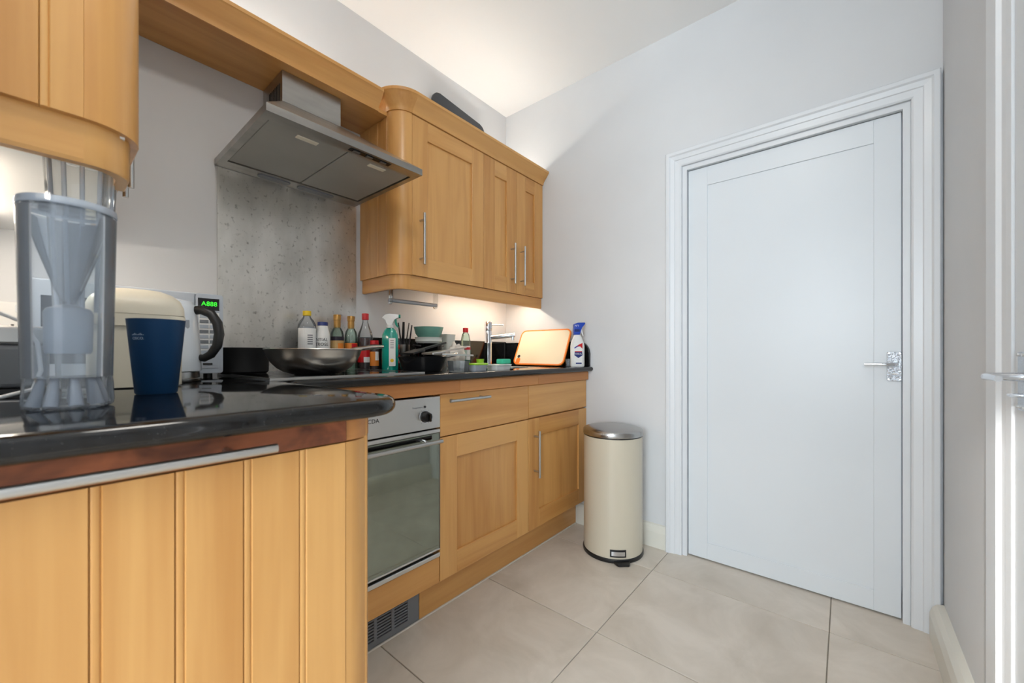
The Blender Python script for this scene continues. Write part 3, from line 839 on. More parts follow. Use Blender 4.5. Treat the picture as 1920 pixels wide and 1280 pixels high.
obj('funnel', lathe([(0.043, 1.218), (0.030, 1.170), (0.014, 1.118), (0.006, 1.100), (0.005, 1.102), (0.012, 1.118), (0.028, 1.170), (0.0415, 1.218)], JX, JY, 6, rz=0.2, closed=True), 'clear_plastic', jg)
obj('cartridge', lathe([(0, 1.03), (0.021, 1.03), (0.023, 1.034), (0.024, 1.086), (0.021, 1.092), (0.006, 1.098), (0, 1.098)], JX, JY, 28), 'milky', jg, True)

# clear glass vase behind it
VX, VY = 0.050, 1.015
va = thing('glass_vase', (VX, VY, ZT), 'tall fluted clear glass vase behind the jug, reaching up under the cabinet', 'vase')
obj('wall', lathe(shell([(0.030, ZT+0.002), (0.034, 1.10), (0.040, 1.24), (0.0455, 1.365)], 0.003), VX, VY, 11, rz=0.15, closed=True), 'acrylic', va)
obj('base', lathe([(0, ZT+0.0003), (0.031, ZT+0.0003), (0.031, ZT+0.010), (0.0, ZT+0.012)], VX, VY, 11, rz=0.15), 'clear_thin', va)
for k in range(5):
    a = camang(VX, VY)-1.0+0.5*k
    obj('flute', tube([(VX+0.0335*math.cos(a), VY+0.0335*math.sin(a), 1.10), (VX+0.0445*math.cos(a), VY+0.0445*math.sin(a), 1.36)], 0.003, 8), 'clear_rim', va, True)

# blue tumbler
TX, TY = 0.1444, 0.995
ct = thing('tumbler', (TX, TY, ZT), 'dark blue tapered tumbler with small pale logo', 'cup')
ctr = lambda z: 0.0307+(z-ZT)*(0.0428-0.0307)/0.138
obj('body', lathe([(0, ZT+0.0005), (0.0285, ZT+0.0005), (0.0307, ZT+0.003), (0.0425, 1.0925), (0.0428, 1.0935), (0.0415, 1.0935), (0.0295, 0.962), (0, 0.962)], TX, TY, 48), 'blue_cup', ct, True)
la = camang(TX, TY)-0.68
obj('lettering', on_cyl(text_bm('CISCO.', 0.0062, 0.0001), TX, TY, la, 1.0575, ctr), 'logo_pale', ct)
bm = bmesh.new()
for i, hh in enumerate((0.0012, 0.0022, 0.0036, 0.0022, 0.0012, 0.0022, 0.0036, 0.0022, 0.0012)):
    box(-0.0092+0.0023*i-0.0005, -0.0092+0.0023*i+0.0005, -0.0012, -0.0012+hh, 0, 0.0003, bm=bm)
obj('logo_bars', on_cyl(bm, TX, TY, la, 1.0645, ctr), 'logo_pale', ct)

# bread bin
BX0, BX1, BY0, BY1 = 0.062, 0.226, 1.170, 1.312
bb = thing('bread_bin', (0.15, 1.24, ZT), 'cream bread bin with rounded lid behind the blue tumbler', 'bread bin')
V = lambda u, v, d: Vector((u, v, d))
obj('body', prism(rrect(BX0+0.006, BX1-0.006, BY0+0.006, BY1-0.006, 0.03), V, ZT+0.003, 1.090, bev=0.002), 'cream_plastic', bb, True)
obj('foot', prism(rrect(BX0+0.012, BX1-0.012, BY0+0.012, BY1-0.012, 0.03), V, ZT+0.0003, ZT+0.004), 'matt_black', bb, True)
obj('band', prism(rrect(BX0, BX1, BY0, BY1, 0.034), V, 1.090, 1.116, bev=0.003), 'cream_plastic', bb, True)
bm = bmesh.new(); L = []
for z_, ins, rr in ((1.1168, 0.001, 0.034), (1.135, 0.002, 0.034), (1.152, 0.008, 0.034), (1.165, 0.020, 0.034), (1.173, 0.036, 0.03), (1.176, 0.055, 0.016)):
    L.append([bm.verts.new((u, v, z_)) for u, v in rrect(BX0+ins, BX1-ins, BY0+ins, BY1-ins, rr if rr < (BY1-BY0)/2-ins else (BY1-BY0)/2-ins-0.001)])
for a, b in zip(L, L[1:]):
    for k in range(len(a)): bm.faces.new((a[k], a[(k+1) % len(a)], b[(k+1) % len(a)], b[k]))
bm.faces.new(L[0]); bm.faces.new(L[-1])
obj('lid', bm, 'cream_plastic', bb, True)

# kettle
KX, KY = 0.224, 1.400
kt = thing('kettle', (KX, KY, ZT), 'white jug kettle with black loop handle and steel base', 'kettle')
obj('base', lathe([(0, ZT+0.0005), (0.071, ZT+0.0005), (0.0735, ZT+0.004), (0.0735, ZT+0.008), (0.070, ZT+0.010), (0.070, ZT+0.026), (0, ZT+0.026)], KX, KY, 40), 'steel', kt, True)
mat('kettle_white', (224, 231, 238), 0.25)
kb = obj('body', lathe([(0, 0.983), (0.0735, 0.983), (0.0745, 0.986), (0.073, 1.03), (0.068, 1.10), (0.063, 1.158), (0.060, 1.164), (0, 1.164)], KX, KY, 44), 'kettle_white', kt, True)
obj('lid', lathe([(0, 1.1645), (0.057, 1.1645), (0.055, 1.172), (0.03, 1.178), (0, 1.179)], KX, KY, 36), 'kettle_white', kt, True)
ha = math.radians(-28)
hx, hy = math.cos(ha), math.sin(ha)
HP = lambda d, z: (KX+hx*d, KY+hy*d, z)
obj('handle', tube([HP(0.055, 1.148), HP(0.076, 1.151), HP(0.098, 1.141), HP(0.113, 1.115), HP(0.117, 1.085), HP(0.112, 1.052), HP(0.098, 1.028), HP(0.082, 1.018), HP(0.066, 1.020)], 0.0095, 14,
    radii=[0.012, 0.0125, 0.0125, 0.0125, 0.0125, 0.012, 0.0115, 0.0105, 0.009]), 'black_plastic', kt, True)
obj('spout', prism([(-0.022, 1.125), (0.022, 1.125), (0.014, 1.160), (-0.014, 1.160)], lambda u, v, d: Vector((KX-hx*d-hy*u*(1 if d < 0.07 else 0.4), KY-hy*d+hx*u*(1 if d < 0.07 else 0.4), v)), 0.05, 0.082), 'kettle_white', kt)
obj('water_window', label_arc(KX, KY, 0.0693, ha-0.75, ha-0.5, 1.03, 1.12, r1=0.0668), 'frosted', kt)

# microwave
MX0, MX1, MY0, MY1, MZ0, MZ1 = -0.03, 0.374, 1.495, 1.825, 0.970, 1.213
mw = thing('microwave', (0.145, 1.65, ZT), 'silver microwave oven with green digital display in the corner', 'microwave')
obj('casing', box(MX0, MX1, MY0+0.012, MY1, MZ0, MZ1, 0.006, 3), 'silver_plastic', mw)
md_ = obj('door', box(MX0, 0.3035, MY0, MY0+0.0118, MZ0, MZ1, 0.003, 2), 'silver_plastic', mw)
obj('window', box(MX0+0.035, 0.27, MY0-0.0008, MY0+0.002, MZ0+0.035, MZ1-0.04), 'black_gloss', md_)
cpn = obj('control_panel', prism(rrect(0.305, MX1, MZ0, MZ1, 0.008, 4), lambda u, v, d: Vector((u, d, v)), MY0, MY0+0.0118, bev=0.0015), 'silver_plastic', mw)
obj('display', box(0.3105, 0.3635, MY0-0.0012, MY0+0.001, 1.163, 1.199), 'display_dark', cpn)
t = text_bm('A888', 0.0195, 0.0002); map_bm(t, lambda c: Vector((0.3385+c.x*0.95, MY0-0.0013-c.z, 1.182+c.y))); obj('digits', t, 'display_green', cpn)
obj('button_sheet', box(0.3125, 0.3635, MY0-0.0006, MY0+0.001, 1.040, 1.156, 0.0002), 'white_plastic', cpn)
for k in range(7):
    for q in range(2):
        obj('button', box(0.3145+q*0.025, 0.3365+q*0.025, MY0-0.0018, MY0, 1.046+k*0.0155, 1.056+k*0.0155, 0.0003), 'grey_plastic' if k % 2 else 'silver_plastic', cpn)
obj('release_button', box(0.315, 0.3615, MY0-0.0018, MY0, 0.986, 1.026, 0.0006), 'silver_plastic', cpn)
obj('release_grip', box(0.322, 0.346, MY0-0.0035, MY0-0.0015, 0.996, 1.002, 0.0004), 'black_plastic', cpn)
for x, y in ((MX0+0.03, MY0+0.04), (MX1-0.03, MY0+0.04), (MX0+0.03, MY1-0.04), (MX1-0.03, MY1-0.04)):
    obj('foot', lathe([(0, ZT+0.0003), (0.012, ZT+0.0003), (0.012, MZ0+0.001), (0, MZ0+0.001)], x, y, 14), 'black_plastic', mw, True)

# toaster, cable and socket at the left edge
tt = thing('toaster', (-0.08, 1.27, ZT), 'low grey toaster with steel top band at the left picture edge', 'toaster')
obj('base', box(-0.185, 0.012, 1.175, 1.385, ZT+0.0003, ZT+0.012, 0.002), 'black_plastic', tt)
obj('body', box(-0.188, 0.015, 1.170, 1.390, ZT+0.012, 1.046, 0.008, 3), 'grey_plastic', tt)
tb_ = obj('top_band', box(-0.186, 0.013, 1.172, 1.388, 1.046, 1.082, 0.006, 3), 'steel', tt)
for x in (-0.135, -0.06):
    obj('slot', box(x, x+0.028, 1.195, 1.365, 1.0815, 1.0825), 'matt_black', tb_)
cb = obj('cable', tube([(-0.09, 1.165, 1.12), (-0.06, 1.14, 1.112), (-0.02, 1.12, 1.088), (0.000, 1.11, 1.05), (0.004, 1.105, 1.00), (-0.005, 1.09, 0.968), (-0.04, 1.06, 0.9585), (-0.09, 1.03, 0.9585), (-0.15, 1.02, 0.9585)], 0.0032, 8), 'cable_white', None, True)
tag(cb, 'thin white power cable looping beside the toaster', 'cable')
sc_ = thing('wall_socket', (-0.075, YA, 1.09), 'white double wall socket above the toaster', 'socket')
obj('plate', box(-0.15, 0.0, YA-0.011, YA-0.001, 1.092, 1.178, 0.003, 2), 'white_plastic', sc_)
for x in (-0.115, -0.035):
    obj('switch', box(x-0.006, x+0.006, YA-0.014, YA-0.010, 1.150, 1.170, 0.001), 'trim_white', sc_)
    for dx, dz, hh in ((0, 1.132, 0.008), (-0.011, 1.112, 0.005), (0.011, 1.112, 0.005)):
        obj('pin_hole', box(x+dx-0.003, x+dx+0.003, YA-0.0116, YA-0.0105, dz-hh/2, dz+hh/2), 'matt_black', sc_)

# saucepan and wok
pX, pY = 0.466, 1.615
pa = thing('saucepan', (pX, pY, ZH), 'black saucepan on the hob beside the microwave', 'saucepan')
obj('body', lathe([(0, ZH+0.0005), (0.066, ZH+0.0005), (0.073, ZH+0.008), (0.075, 1.047), (0.0775, 1.051), (0.073, 1.051), (0.071, ZH+0.012), (0, ZH+0.008)], pX, pY, 44), 'matt_black', pa, True)
obj('handle', tube([(pX+0.03, pY+0.075, 1.035), (pX+0.05, pY+0.12, 1.04), (pX+0.075, pY+0.165, 1.042)], 0.009, 12), 'black_plastic', pa, True)
wX, wY = 0.592, 1.350
wk = thing('wok', (wX, wY, ZH), 'large shallow stainless steel wok with long handle on the hob', 'wok')
wp = [(0.0, ZH+0.0005), (0.060, ZH+0.0008), (0.090, ZH+0.010), (0.111, ZH+0.024), (0.127, ZH+0.041), (0.138, ZH+0.060), (0.1445, ZH+0.080), (0.1475, ZH+0.0835)]
wi = [(0.1465, ZH+0.085), (0.1425, ZH+0.080), (0.1355, ZH+0.061), (0.1245, ZH+0.043), (0.108, ZH+0.027), (0.087, ZH+0.013), (0.058, ZH+0.004), (0, ZH+0.004)]
mat('wok_steel', (206, 204, 200), 0.3, 1.0)
obj('bowl', lathe(wp+wi, wX, wY, 56), 'wok_steel', wk, True)
obj('handle', tube([(wX+0.128, wY+0.045, ZH+0.074), (wX+0.17, wY+0.065, ZH+0.085), (wX+0.26, wY+0.11, ZH+0.094), (wX+0.345, wY+0.15, ZH+0.099)], 0.008, 12, radii=[0.006, 0.008, 0.010, 0.007]), 'steel', wk, True)

# bottles behind the wok
def bottle(name, x, y, prof, m, label, cat, sx=1, sy=1, z0=ZT, seg=28):
    t = thing(name, (x, y, z0), label, cat)
    b = obj('body', lathe([(0, z0+0.0004)]+[(r_, z0+z_) for r_, z_ in prof], x, y, seg, sx, sy), m, t, True)
    return t, b
def cyl(x, y, r_, z0, z1, b=0.001): return lathe([(0, z0), (r_-b, z0), (r_, z0+b), (r_, z1-b), (r_-b, z1), (0, z1)], x, y, 26)

x, y = 0.735, 1.752
t, b = bottle('vinegar_bottle', x, y, [(0.034, 0.0004), (0.036, 0.006), (0.036, 0.184), (0.0345, 0.198), (0.027, 0.215), (0.0155, 0.229), (0.0135, 0.236), (0, 0.236)], 'clear_thin', 'clear bottle with yellow cap and white label behind the wok', 'bottle')
obj('cap', cyl(x, y, 0.0165, ZT+0.236, ZT+0.256), 'yellow', t, True)
obj('liquid', lathe([(0, ZT+0.003), (0.0335, ZT+0.003), (0.0335, ZT+0.182), (0.031, ZT+0.188), (0, ZT+0.188)], x, y, 24), 'frosted', t, True)
a = camang(x, y)
obj('label', label_arc(x, y, 0.0363, a-1.15, a+1.2, ZT+0.09, ZT+0.182), 'label_white', t)
for k in range(5): obj('print', label_arc(x, y, 0.0370, a+0.05, a+0.62, ZT+0.114+0.009*k, ZT+0.119+0.009*k, th=0.0002), 'ink_grey', t)

x, y = 0.797, 1.742
t, b = bottle('milk_bottle', x, y, [(0.0285, 0.0004), (0.030, 0.004), (0.030, 0.146), (0.0285, 0.158), (0.0205, 0.190), (0.0195, 0.196), (0, 0.196)], 'white_plastic', 'white plastic bottle with dark blue cap and black lettering', 'bottle')
obj('cap', cyl(x, y, 0.021, ZT+0.197, ZT+0.212), 'navy', t, True)
a = camang(x, y)
obj('lettering', on_cyl(text_bm('ESSENTIAL', 0.0185, 0.0001), x, y, a-0.75, ZT+0.135, lambda z: 0.0301), 'ink', t)
obj('lettering', on_cyl(text_bm('WAITROSE', 0.0185, 0.0001), x, y, a-0.75, ZT+0.115, lambda z: 0.0301), 'ink', t)

for x, y, lab, band, top in ((0.866, 1.752, 'green glass bottle with tall gold cap and dark band on its label', True, 0.250), (0.931, 1.752, 'green glass bottle with gold cap and orange label, next to the red-capped bottle', False, 0.248)):
    t, b = bottle('sauce_bottle', x, y, [(0.026, 0.0004), (0.0275, 0.004), (0.0275, 0.160), (0.024, 0.176), (0.0165, 0.190), (0.0125, 0.200), (0.0125, 0.215), (0, 0.215)], 'clear_green', lab, 'bottle')
    t['group'] = 'gold-capped sauce bottles'
    obj('cap', lathe([(0, ZT+0.190), (0.0145, ZT+0.190), (0.0148, ZT+0.205), (0.0145, ZT+0.224), (0.0162, ZT+0.226), (0.0165, ZT+top-0.002), (0.015, ZT+top), (0, ZT+top)], x, y, 24), 'gold', t, True)
    obj('liquid', lathe([(0, ZT+0.003), (0.0255, ZT+0.003), (0.0255, ZT+(0.150 if band else 0.130)), (0, ZT+(0.150 if band else 0.130))], x, y, 22), 'label_dark' if band else 'clear_green', t, True)
    a = camang(x, y)
    obj('label', label_arc(x, y, 0.0277, a-1.5, a+1.5, ZT+0.055, ZT+(0.134 if band else 0.124)), 'label_beige' if band else 'label_orange', t)
    obj('label_patch', label_arc(x, y, 0.0284, a+0.1, a+1.1, ZT+0.085, ZT+0.122, th=0.0003), 'label_orange' if band else 'red', t)
    if band: obj('label_band', label_arc(x, y, 0.0277, a-1.5, a+1.5, ZT+0.1345, ZT+0.152), 'label_dark', t)

x, y = 0.993, 1.735
t, b = bottle('sauce_bottle', x, y, [(0.032, 0.0004), (0.0345, 0.005), (0.0345, 0.150), (0.031, 0.172), (0.020, 0.200), (0.013, 0.222), (0.0125, 0.234), (0, 0.234)], 'clear_thin', 'bottle of dark sauce with bright red cap and red label', 'bottle')
obj('cap', cyl(x, y, 0.0155, ZT+0.234, ZT+0.264), 'red', t, True)
obj('liquid', lathe([(0, ZT+0.003), (0.0325, ZT+0.003), (0.0325, ZT+0.148), (0, ZT+0.148)], x, y, 24), 'dark_red', t, True)
a = camang(x, y)
obj('label', label_arc(x, y, 0.0348, a-1.3, a+1.1, ZT+0.035, ZT+0.105), 'red', t)
obj('label_patch', label_arc(x, y, 0.0355, a-0.2, a+0.7, ZT+0.035, ZT+0.060, th=0.0003), 'label_white', t)

x, y = 0.992, 1.655
t, b = bottle('spice_jar', x, y, [(0.0185, 0.0004), (0.0195, 0.003), (0.0195, 0.105), (0.017, 0.116), (0, 0.116)], 'clear_thin', 'small jar with red lid and orange label beside the green spray bottle', 'jar')
obj('lid', cyl(x, y, 0.0195, ZT+0.117, ZT+0.136), 'red', t, True)
obj('contents', cyl(x, y, 0.0182, ZT+0.003, ZT+0.100), 'dark_red', t, True)
a = camang(x, y)
obj('label', label_arc(x, y, 0.0197, a-1.4, a+1.4, ZT+0.02, ZT+0.085), 'label_orange', t)
obj('label_patch', label_arc(x, y, 0.0204, a+0.2, a+1.1, ZT+0.045, ZT+0.085, th=0.0003), 'label_white', t)

def trigger_head(t, x, y, z, a, m, mt, s=1.0, noz=None):
    """pump trigger: nozzle points along angle a"""
    c, sn = math.cos(a), math.sin(a)
    F = lambda u, v, d: Vector((x+c*u-sn*d, y+sn*u+c*d, z+v))
    pl_ = [(-0.013, 0), (0.013, 0), (0.014, 0.018), (0.020, 0.030), (0.040, 0.036), (0.040, 0.052), (0.0, 0.056), (-0.022, 0.051), (-0.036, 0.036), (-0.032, 0.033), (-0.018, 0.028), (-0.014, 0.014)]
    hd_ = obj('spray_head', prism([(u*s, v*s) for u, v in pl_], F, -0.0105*s, 0.0105*s, bev=0.0022), m, t, True)
    tr = [(0.022, 0.030), (0.031, 0.031), (0.029, 0.018), (0.033, 0.004), (0.040, -0.008), (0.036, -0.010), (0.026, 0.000), (0.021, 0.014)]
    obj('trigger', prism([(u*s, v*s) for u, v in tr], F, -0.006*s, 0.006*s, bev=0.0012), mt, hd_, True)
    obj('nozzle', tube([F(0.0395*s, 0.044*s, 0), F(0.048*s, 0.044*s, 0)], 0.0085*s, 12), noz or mt, hd_, True)

x, y = 1.022, 1.575
t = thing('spray_bottle', (x, y, ZT), 'green cleaning spray bottle with white trigger head', 'spray bottle')
obj('body', lathe([(0, ZT+0.0004), (0.034, ZT+0.0004), (0.037, ZT+0.005), (0.037, ZT+0.135), (0.0345, ZT+0.160), (0.026, ZT+0.180), (0.0155, ZT+0.190), (0.0145, ZT+0.196), (0, ZT+0.196)], x, y, 36, 1.0, 0.62, math.radians(-50)), 'teal_liquid', t, True)
obj('collar', cyl(x, y, 0.0165, ZT+0.191, ZT+0.204), 'white_plastic', t, True)
trigger_head(t, x, y, ZT+0.202, math.radians(-42), 'white_plastic', 'teal', 0.95)
La = math.radians(-50); lu = Vector((math.cos(La), math.sin(La), 0)); ln = Vector((math.sin(La), -math.cos(La), 0))
C = Vector((x, y, 0))
obj('label', prism(rrect(0.002, 0.031, ZT+0.02, ZT+0.145, 0.003, 2), lambda u, v, d: C+lu*u+ln*d+Vector((0, 0, v)), 0.0228, 0.0236), 'label_white', t)
for k in range(5): obj('print', prism(rrect(0.008, 0.024, ZT+0.100+0.008*k, ZT+0.103+0.008*k, 0.0005, 1), lambda u, v, d: C+lu*u+ln*d+Vector((0, 0, v)), 0.0234, 0.0239), 'ink_grey', t)
obj('sticker', prism([(0.016+0.008*math.cos(q*PI/8), ZT+0.045+0.008*math.sin(q*PI/8)) for q in range(16)], lambda u, v, d: C+lu*u+ln*d+Vector((0, 0, v)), 0.0234, 0.0239), 'yellow', t)

x, y = 1.135, 1.69
t, b = bottle('chilli_bottle', x, y, [(0.0135, 0.0004), (0.0145, 0.003), (0.0145, 0.075), (0.011, 0.092), (0.0085, 0.098), (0, 0.098)], 'dark_red', 'tiny red bottle with red cap beside the utensil pot', 'bottle')
obj('cap', lathe([(0, ZT+0.0985), (0.012, ZT+0.0985), (0.0135, ZT+0.106), (0.012, ZT+0.118), (0.006, ZT+0.122), (0, ZT+0.122)], x, y, 18), 'red', t, True)
a = camang(x, y); obj('label', label_arc(x, y, 0.0148, a-1.3, a+1.3, ZT+0.03, ZT+0.07), 'red', t)

x, y = 1.205, 1.735
t = thing('utensil_pot', (x, y, ZT), 'metal utensil pot behind the pile of pans', 'utensil pot')
obj('body', lathe([(0, ZT+0.0004), (0.029, ZT+0.0004), (0.031, ZT+0.004), (0.031, ZT+0.122), (0.0295, ZT+0.122), (0.0285, ZT+0.008), (0, ZT+0.008)], x, y, 30), 'steel_dark', t, True)
def standing(nm, lab, cat, dx, dy, tx, ty, z1, w_, m, grp):
    a0 = Vector((x+dx, y+dy, ZT+0.012)); b0 = Vector((x+tx, y+ty, z1))
    o = obj(nm, tube([a0, a0.lerp(b0, 0.55), a0.lerp(b0, 0.6), b0], w_, 8, radii=[w_*0.6, w_*0.6, w_, w_*0.8]), m, None, True)
    tag(o, lab, cat, grp)
standing('table_knife', 'thin dark knife handle leaning left in the utensil pot', 'knife', 0.004, 0.0, -0.028, 0.006, 1.188, 0.004, 'black_plastic', 'utensils in the pot')
standing('kitchen_knife', 'thick black knife handle upright in the utensil pot', 'knife', 0.0, 0.012, -0.006, -0.008, 1.192, 0.0075, 'black_plastic', 'utensils in the pot')
standing('chopstick', 'dark chopstick leaning right in the utensil pot', 'chopstick', -0.01, -0.006, 0.035, 0.003, 1.190, 0.003, 'black_plastic', 'utensils in the pot')
standing('paring_knife', 'narrow dark knife handle at the right rim of the utensil pot', 'knife', 0.008, -0.01, 0.042, -0.012, 1.178, 0.004, 'label_dark', 'utensils in the pot')

# stacked bowls in a black pot
x, y = 1.262, 1.605
t = thing('cooking_pot', (x, y, ZT), 'black cooking pot under the stacked bowls', 'pot')
obj('body', lathe([(0, ZT+0.0004), (0.058, ZT+0.0004), (0.064, ZT+0.006), (0.066, 1.078), (0.068, 1.081), (0.063, 1.081), (0.060, ZT+0.01), (0, ZT+0.008)], x, y, 40), 'black_gloss', t, True)
for s_ in (-1, 1):
    obj('handle', tube([(x+s_*0.062, y-0.02, 1.068), (x+s_*0.082, y-0.014, 1.070), (x+s_*0.082, y+0.014, 1.070), (x+s_*0.062, y+0.02, 1.068)], 0.005, 10), 'black_plastic', t, True)
def bowl(nm, lab, zb, zt_, rb, rt, m):
    o = obj(nm, lathe([(0, zb), (rb, zb), (rb+0.3*(rt-rb)+0.006, zb+0.35*(zt_-zb)), (rt-0.003, zb+0.8*(zt_-zb)), (rt, zt_), (rt-0.004, zt_), (rt-0.008, zb+0.7*(zt_-zb)), (rb, zb+0.006), (0, zb+0.005)], x, y, 44), m, None, True)
    tag(o, lab, 'bowl', 'bowls stacked in the black pot')
bowl('bowl', 'pale clear bowl between the black pot and the green bowl', 1.0815, 1.112, 0.058, 0.068, 'bowl_pale')
bowl('bowl', 'green glazed bowl on top of the stacked bowls', 1.1125, 1.163, 0.052, 0.0735, 'bowl_green')

x, y = 1.432, 1.66
t = thing('food_tub', (x, y, ZT), 'tall pale plastic tub behind the tea towel', 'tub')
bm = bmesh.new(); L = []
for z_, hw in ((ZT+0.0004, 0.026), (ZT+0.03, 0.028), (1.125, 0.032), (1.135, 0.034), (1.135, 0.031), (ZT+0.006, 0.0255)):
    L.append([bm.verts.new((x+u, y+v, z_)) for u, v in rrect(-hw, hw, -hw, hw, 0.008, 3)])
for a, b in zip(L, L[1:]):
    for k in range(len(a)): bm.faces.new((a[k], a[(k+1) % len(a)], b[(k+1) % len(a)], b[k]))
bm.faces.new(L[0]); bm.faces.new(L[-1])
obj('body', bm, 'bowl_pale', t, True)
obj('print', box(x-0.014, x+0.010, y-0.0296, y-0.0285, 1.085, 1.10), 'ink_grey', t)

# frying pan with washed utensils
fX, fY = 1.058, 1.385
fp = thing('frying_pan', (fX, fY, ZT), 'black deep frying pan full of washed utensils at the worktop edge', 'frying pan')
obj('body', lathe([(0, ZT+0.0004), (0.078, ZT+0.0004), (0.088, ZT+0.010), (0.103, ZT+0.058), (0.107, ZT+0.063), (0.102, ZT+0.063), (0.085, ZT+0.014), (0, ZT+0.006)], fX, fY, 48), 'pan_black', fp, True)
obj('handle', tube([(fX+0.098, fY+0.02, ZT+0.050), (fX+0.15, fY+0.03, ZT+0.060), (fX+0.245, fY+0.055, ZT+0.072)], 0.008, 12), 'steel', fp, True)
def flat(nm, lab, cat, p, q, w0, w1, m, th=0.004):
    p, q = Vector(p), Vector(q); d = (q-p).normalized(); sd = Vector((0, 0, 1)).cross(d).normalized(); up = d.cross(sd)
    Ln = (q-p).length
    o = obj(nm, prism([(0, -w0), (Ln*0.3, -w0), (Ln*0.38, -w1), (Ln, -w1), (Ln, w1), (Ln*0.38, w1), (Ln*0.3, w0), (0, w0)], lambda u, v, dd: p+d*u+sd*v+up*dd, -th, th, bev=0.001), m)
    tag(o, lab, cat, 'washed utensils in the frying pan')
flat('spatula', 'black plastic spatula lying across the frying pan', 'spatula', (1.01, 1.43, 1.030), (1.26, 1.48, 1.083), 0.034, 0.011, 'black_plastic')
flat('steel_ladle', 'steel ladle with long handle pointing right over the frying pan rim', 'ladle', (1.06, 1.36, 1.030), (1.37, 1.45, 1.062), 0.028, 0.006, 'brushed')
flat('steel_turner', 'steel fish slice lying lowest over the frying pan rim', 'turner', (1.08, 1.315, 1.028), (1.33, 1.36, 1.022), 0.026, 0.0055, 'brushed')
# crumpled tea towel
bm = bmesh.new(); bmesh.ops.create_icosphere(bm, subdivisions=4, radius=1)
for v in bm.verts:
    n_ = math.sin(7*v.co.x+3*v.co.z)*0.11+math.sin(9*v.co.y-4*v.co.x)*0.09+math.sin(13*v.co.z+5*v.co.y)*0.06
    c_ = v.co*(1+n_); v.co = Vector((1.372+c_.x*0.050, 1.525+c_.y*0.045, max(ZT+0.0005, ZT+0.058+c_.z*0.066)))
tag(obj('tea_towel', bm, 'cloth', None, True), 'crumpled pale tea towel between the bowls and the washing-up bottle', 'towel')

# small containers at the worktop edge
def tubbox(nm, lab, x, y, hx, hy, h_, m, ml, lidh=0.006, grp=None, rim=0.003):
    t = thing(nm, (x, y, ZT), lab, 'container', grp)
    bm = bmesh.new(); L = []
    for z_, i_ in ((ZT+0.0004, 0.004), (ZT+h_, 0.0), (ZT+h_, 0.002), (ZT+0.003, 0.006)):
        L.append([bm.verts.new((x+u, y+v, z_)) for u, v in rrect(-hx+i_, hx-i_, -hy+i_, hy-i_, 0.010, 4)])
    for a, b in zip(L, L[1:]):
        for k in range(len(a)): bm.faces.new((a[k], a[(k+1) % len(a)], b[(k+1) % len(a)], b[k]))
    bm.faces.new(L[0]); bm.faces.new(L[-1])
    obj('body', bm, m, t, True)
    if ml: obj('lid', prism(rrect(x-hx-rim, x+hx+rim, y-hy-rim, y+hy+rim, 0.012, 4), V, ZT+h_+0.0003, ZT+h_+lidh, bev=0.0015), ml, t, True)
    return t
tubbox('clear_tub', 'empty clear plastic tub beside the frying pan', 1.135, 1.245, 0.040, 0.030, 0.046, 'clear_thin', None, grp='food containers at the worktop edge')
tubbox('lidded_container', 'small white container with lime green lid', 1.245, 1.245, 0.040, 0.030, 0.026, 'frosted', 'lime', 0.008, grp='food containers at the worktop edge')
tubbox('lidded_container', 'flat white container with pale lid under the sponge', 1.408, 1.262, 0.054, 0.034, 0.018, 'white_plastic', 'bowl_pale', 0.008, grp='food containers at the worktop edge')
x, y = 1.335, 1.315
o = obj('silicone_cup', lathe([(0, ZT+0.0004), (0.013, ZT+0.0004), (0.0185, ZT+0.050), (0.0165, ZT+0.050), (0.0115, ZT+0.003), (0, ZT+0.003)], x, y, 24), 'lime', None, True)
tag(o, 'lime green silicone cup standing between the containers', 'cup')
o = obj('sponge', box(1.412, 1.478, 1.245, 1.285, ZT+0.0265, ZT+0.050, 0.006, 3), 'sponge', None, True)
tag(o, 'teal green sponge lying on the flat white container', 'sponge')

# washing-up liquid
x, y = 1.572, 1.665
t, b = bottle('washing_up_bottle', x, y, [(0.031, 0.0004), (0.034, 0.006), (0.035, 0.09), (0.031, 0.15), (0.023, 0.185), (0.015, 0.197), (0, 0.197)], 'clear_green', 'clear green washing-up liquid bottle with red cap', 'bottle', 1.0, 0.7)
obj('cap', cyl(x, y, 0.0155, ZT+0.197, ZT+0.222), 'red', t, True)
obj('liquid', lathe([(0, ZT+0.003), (0.0315, ZT+0.003), (0.0320, ZT+0.085), (0, ZT+0.085)], x, y, 24, 1, 0.66), 'teal', t, True)
obj('label', lathe([(0.0345, ZT+0.04), (0.0357, ZT+0.045), (0.0347, ZT+0.12), (0.0335, ZT+0.12)], x, y, 24, 0.8, 0.72, closed=True), 'label_white', t, True)
obj('label_band', lathe([(0.0352, ZT+0.098), (0.0362, ZT+0.098), (0.0359, ZT+0.112), (0.0349, ZT+0.112)], x, y, 24, 0.81, 0.73, closed=True), 'red', t, True)

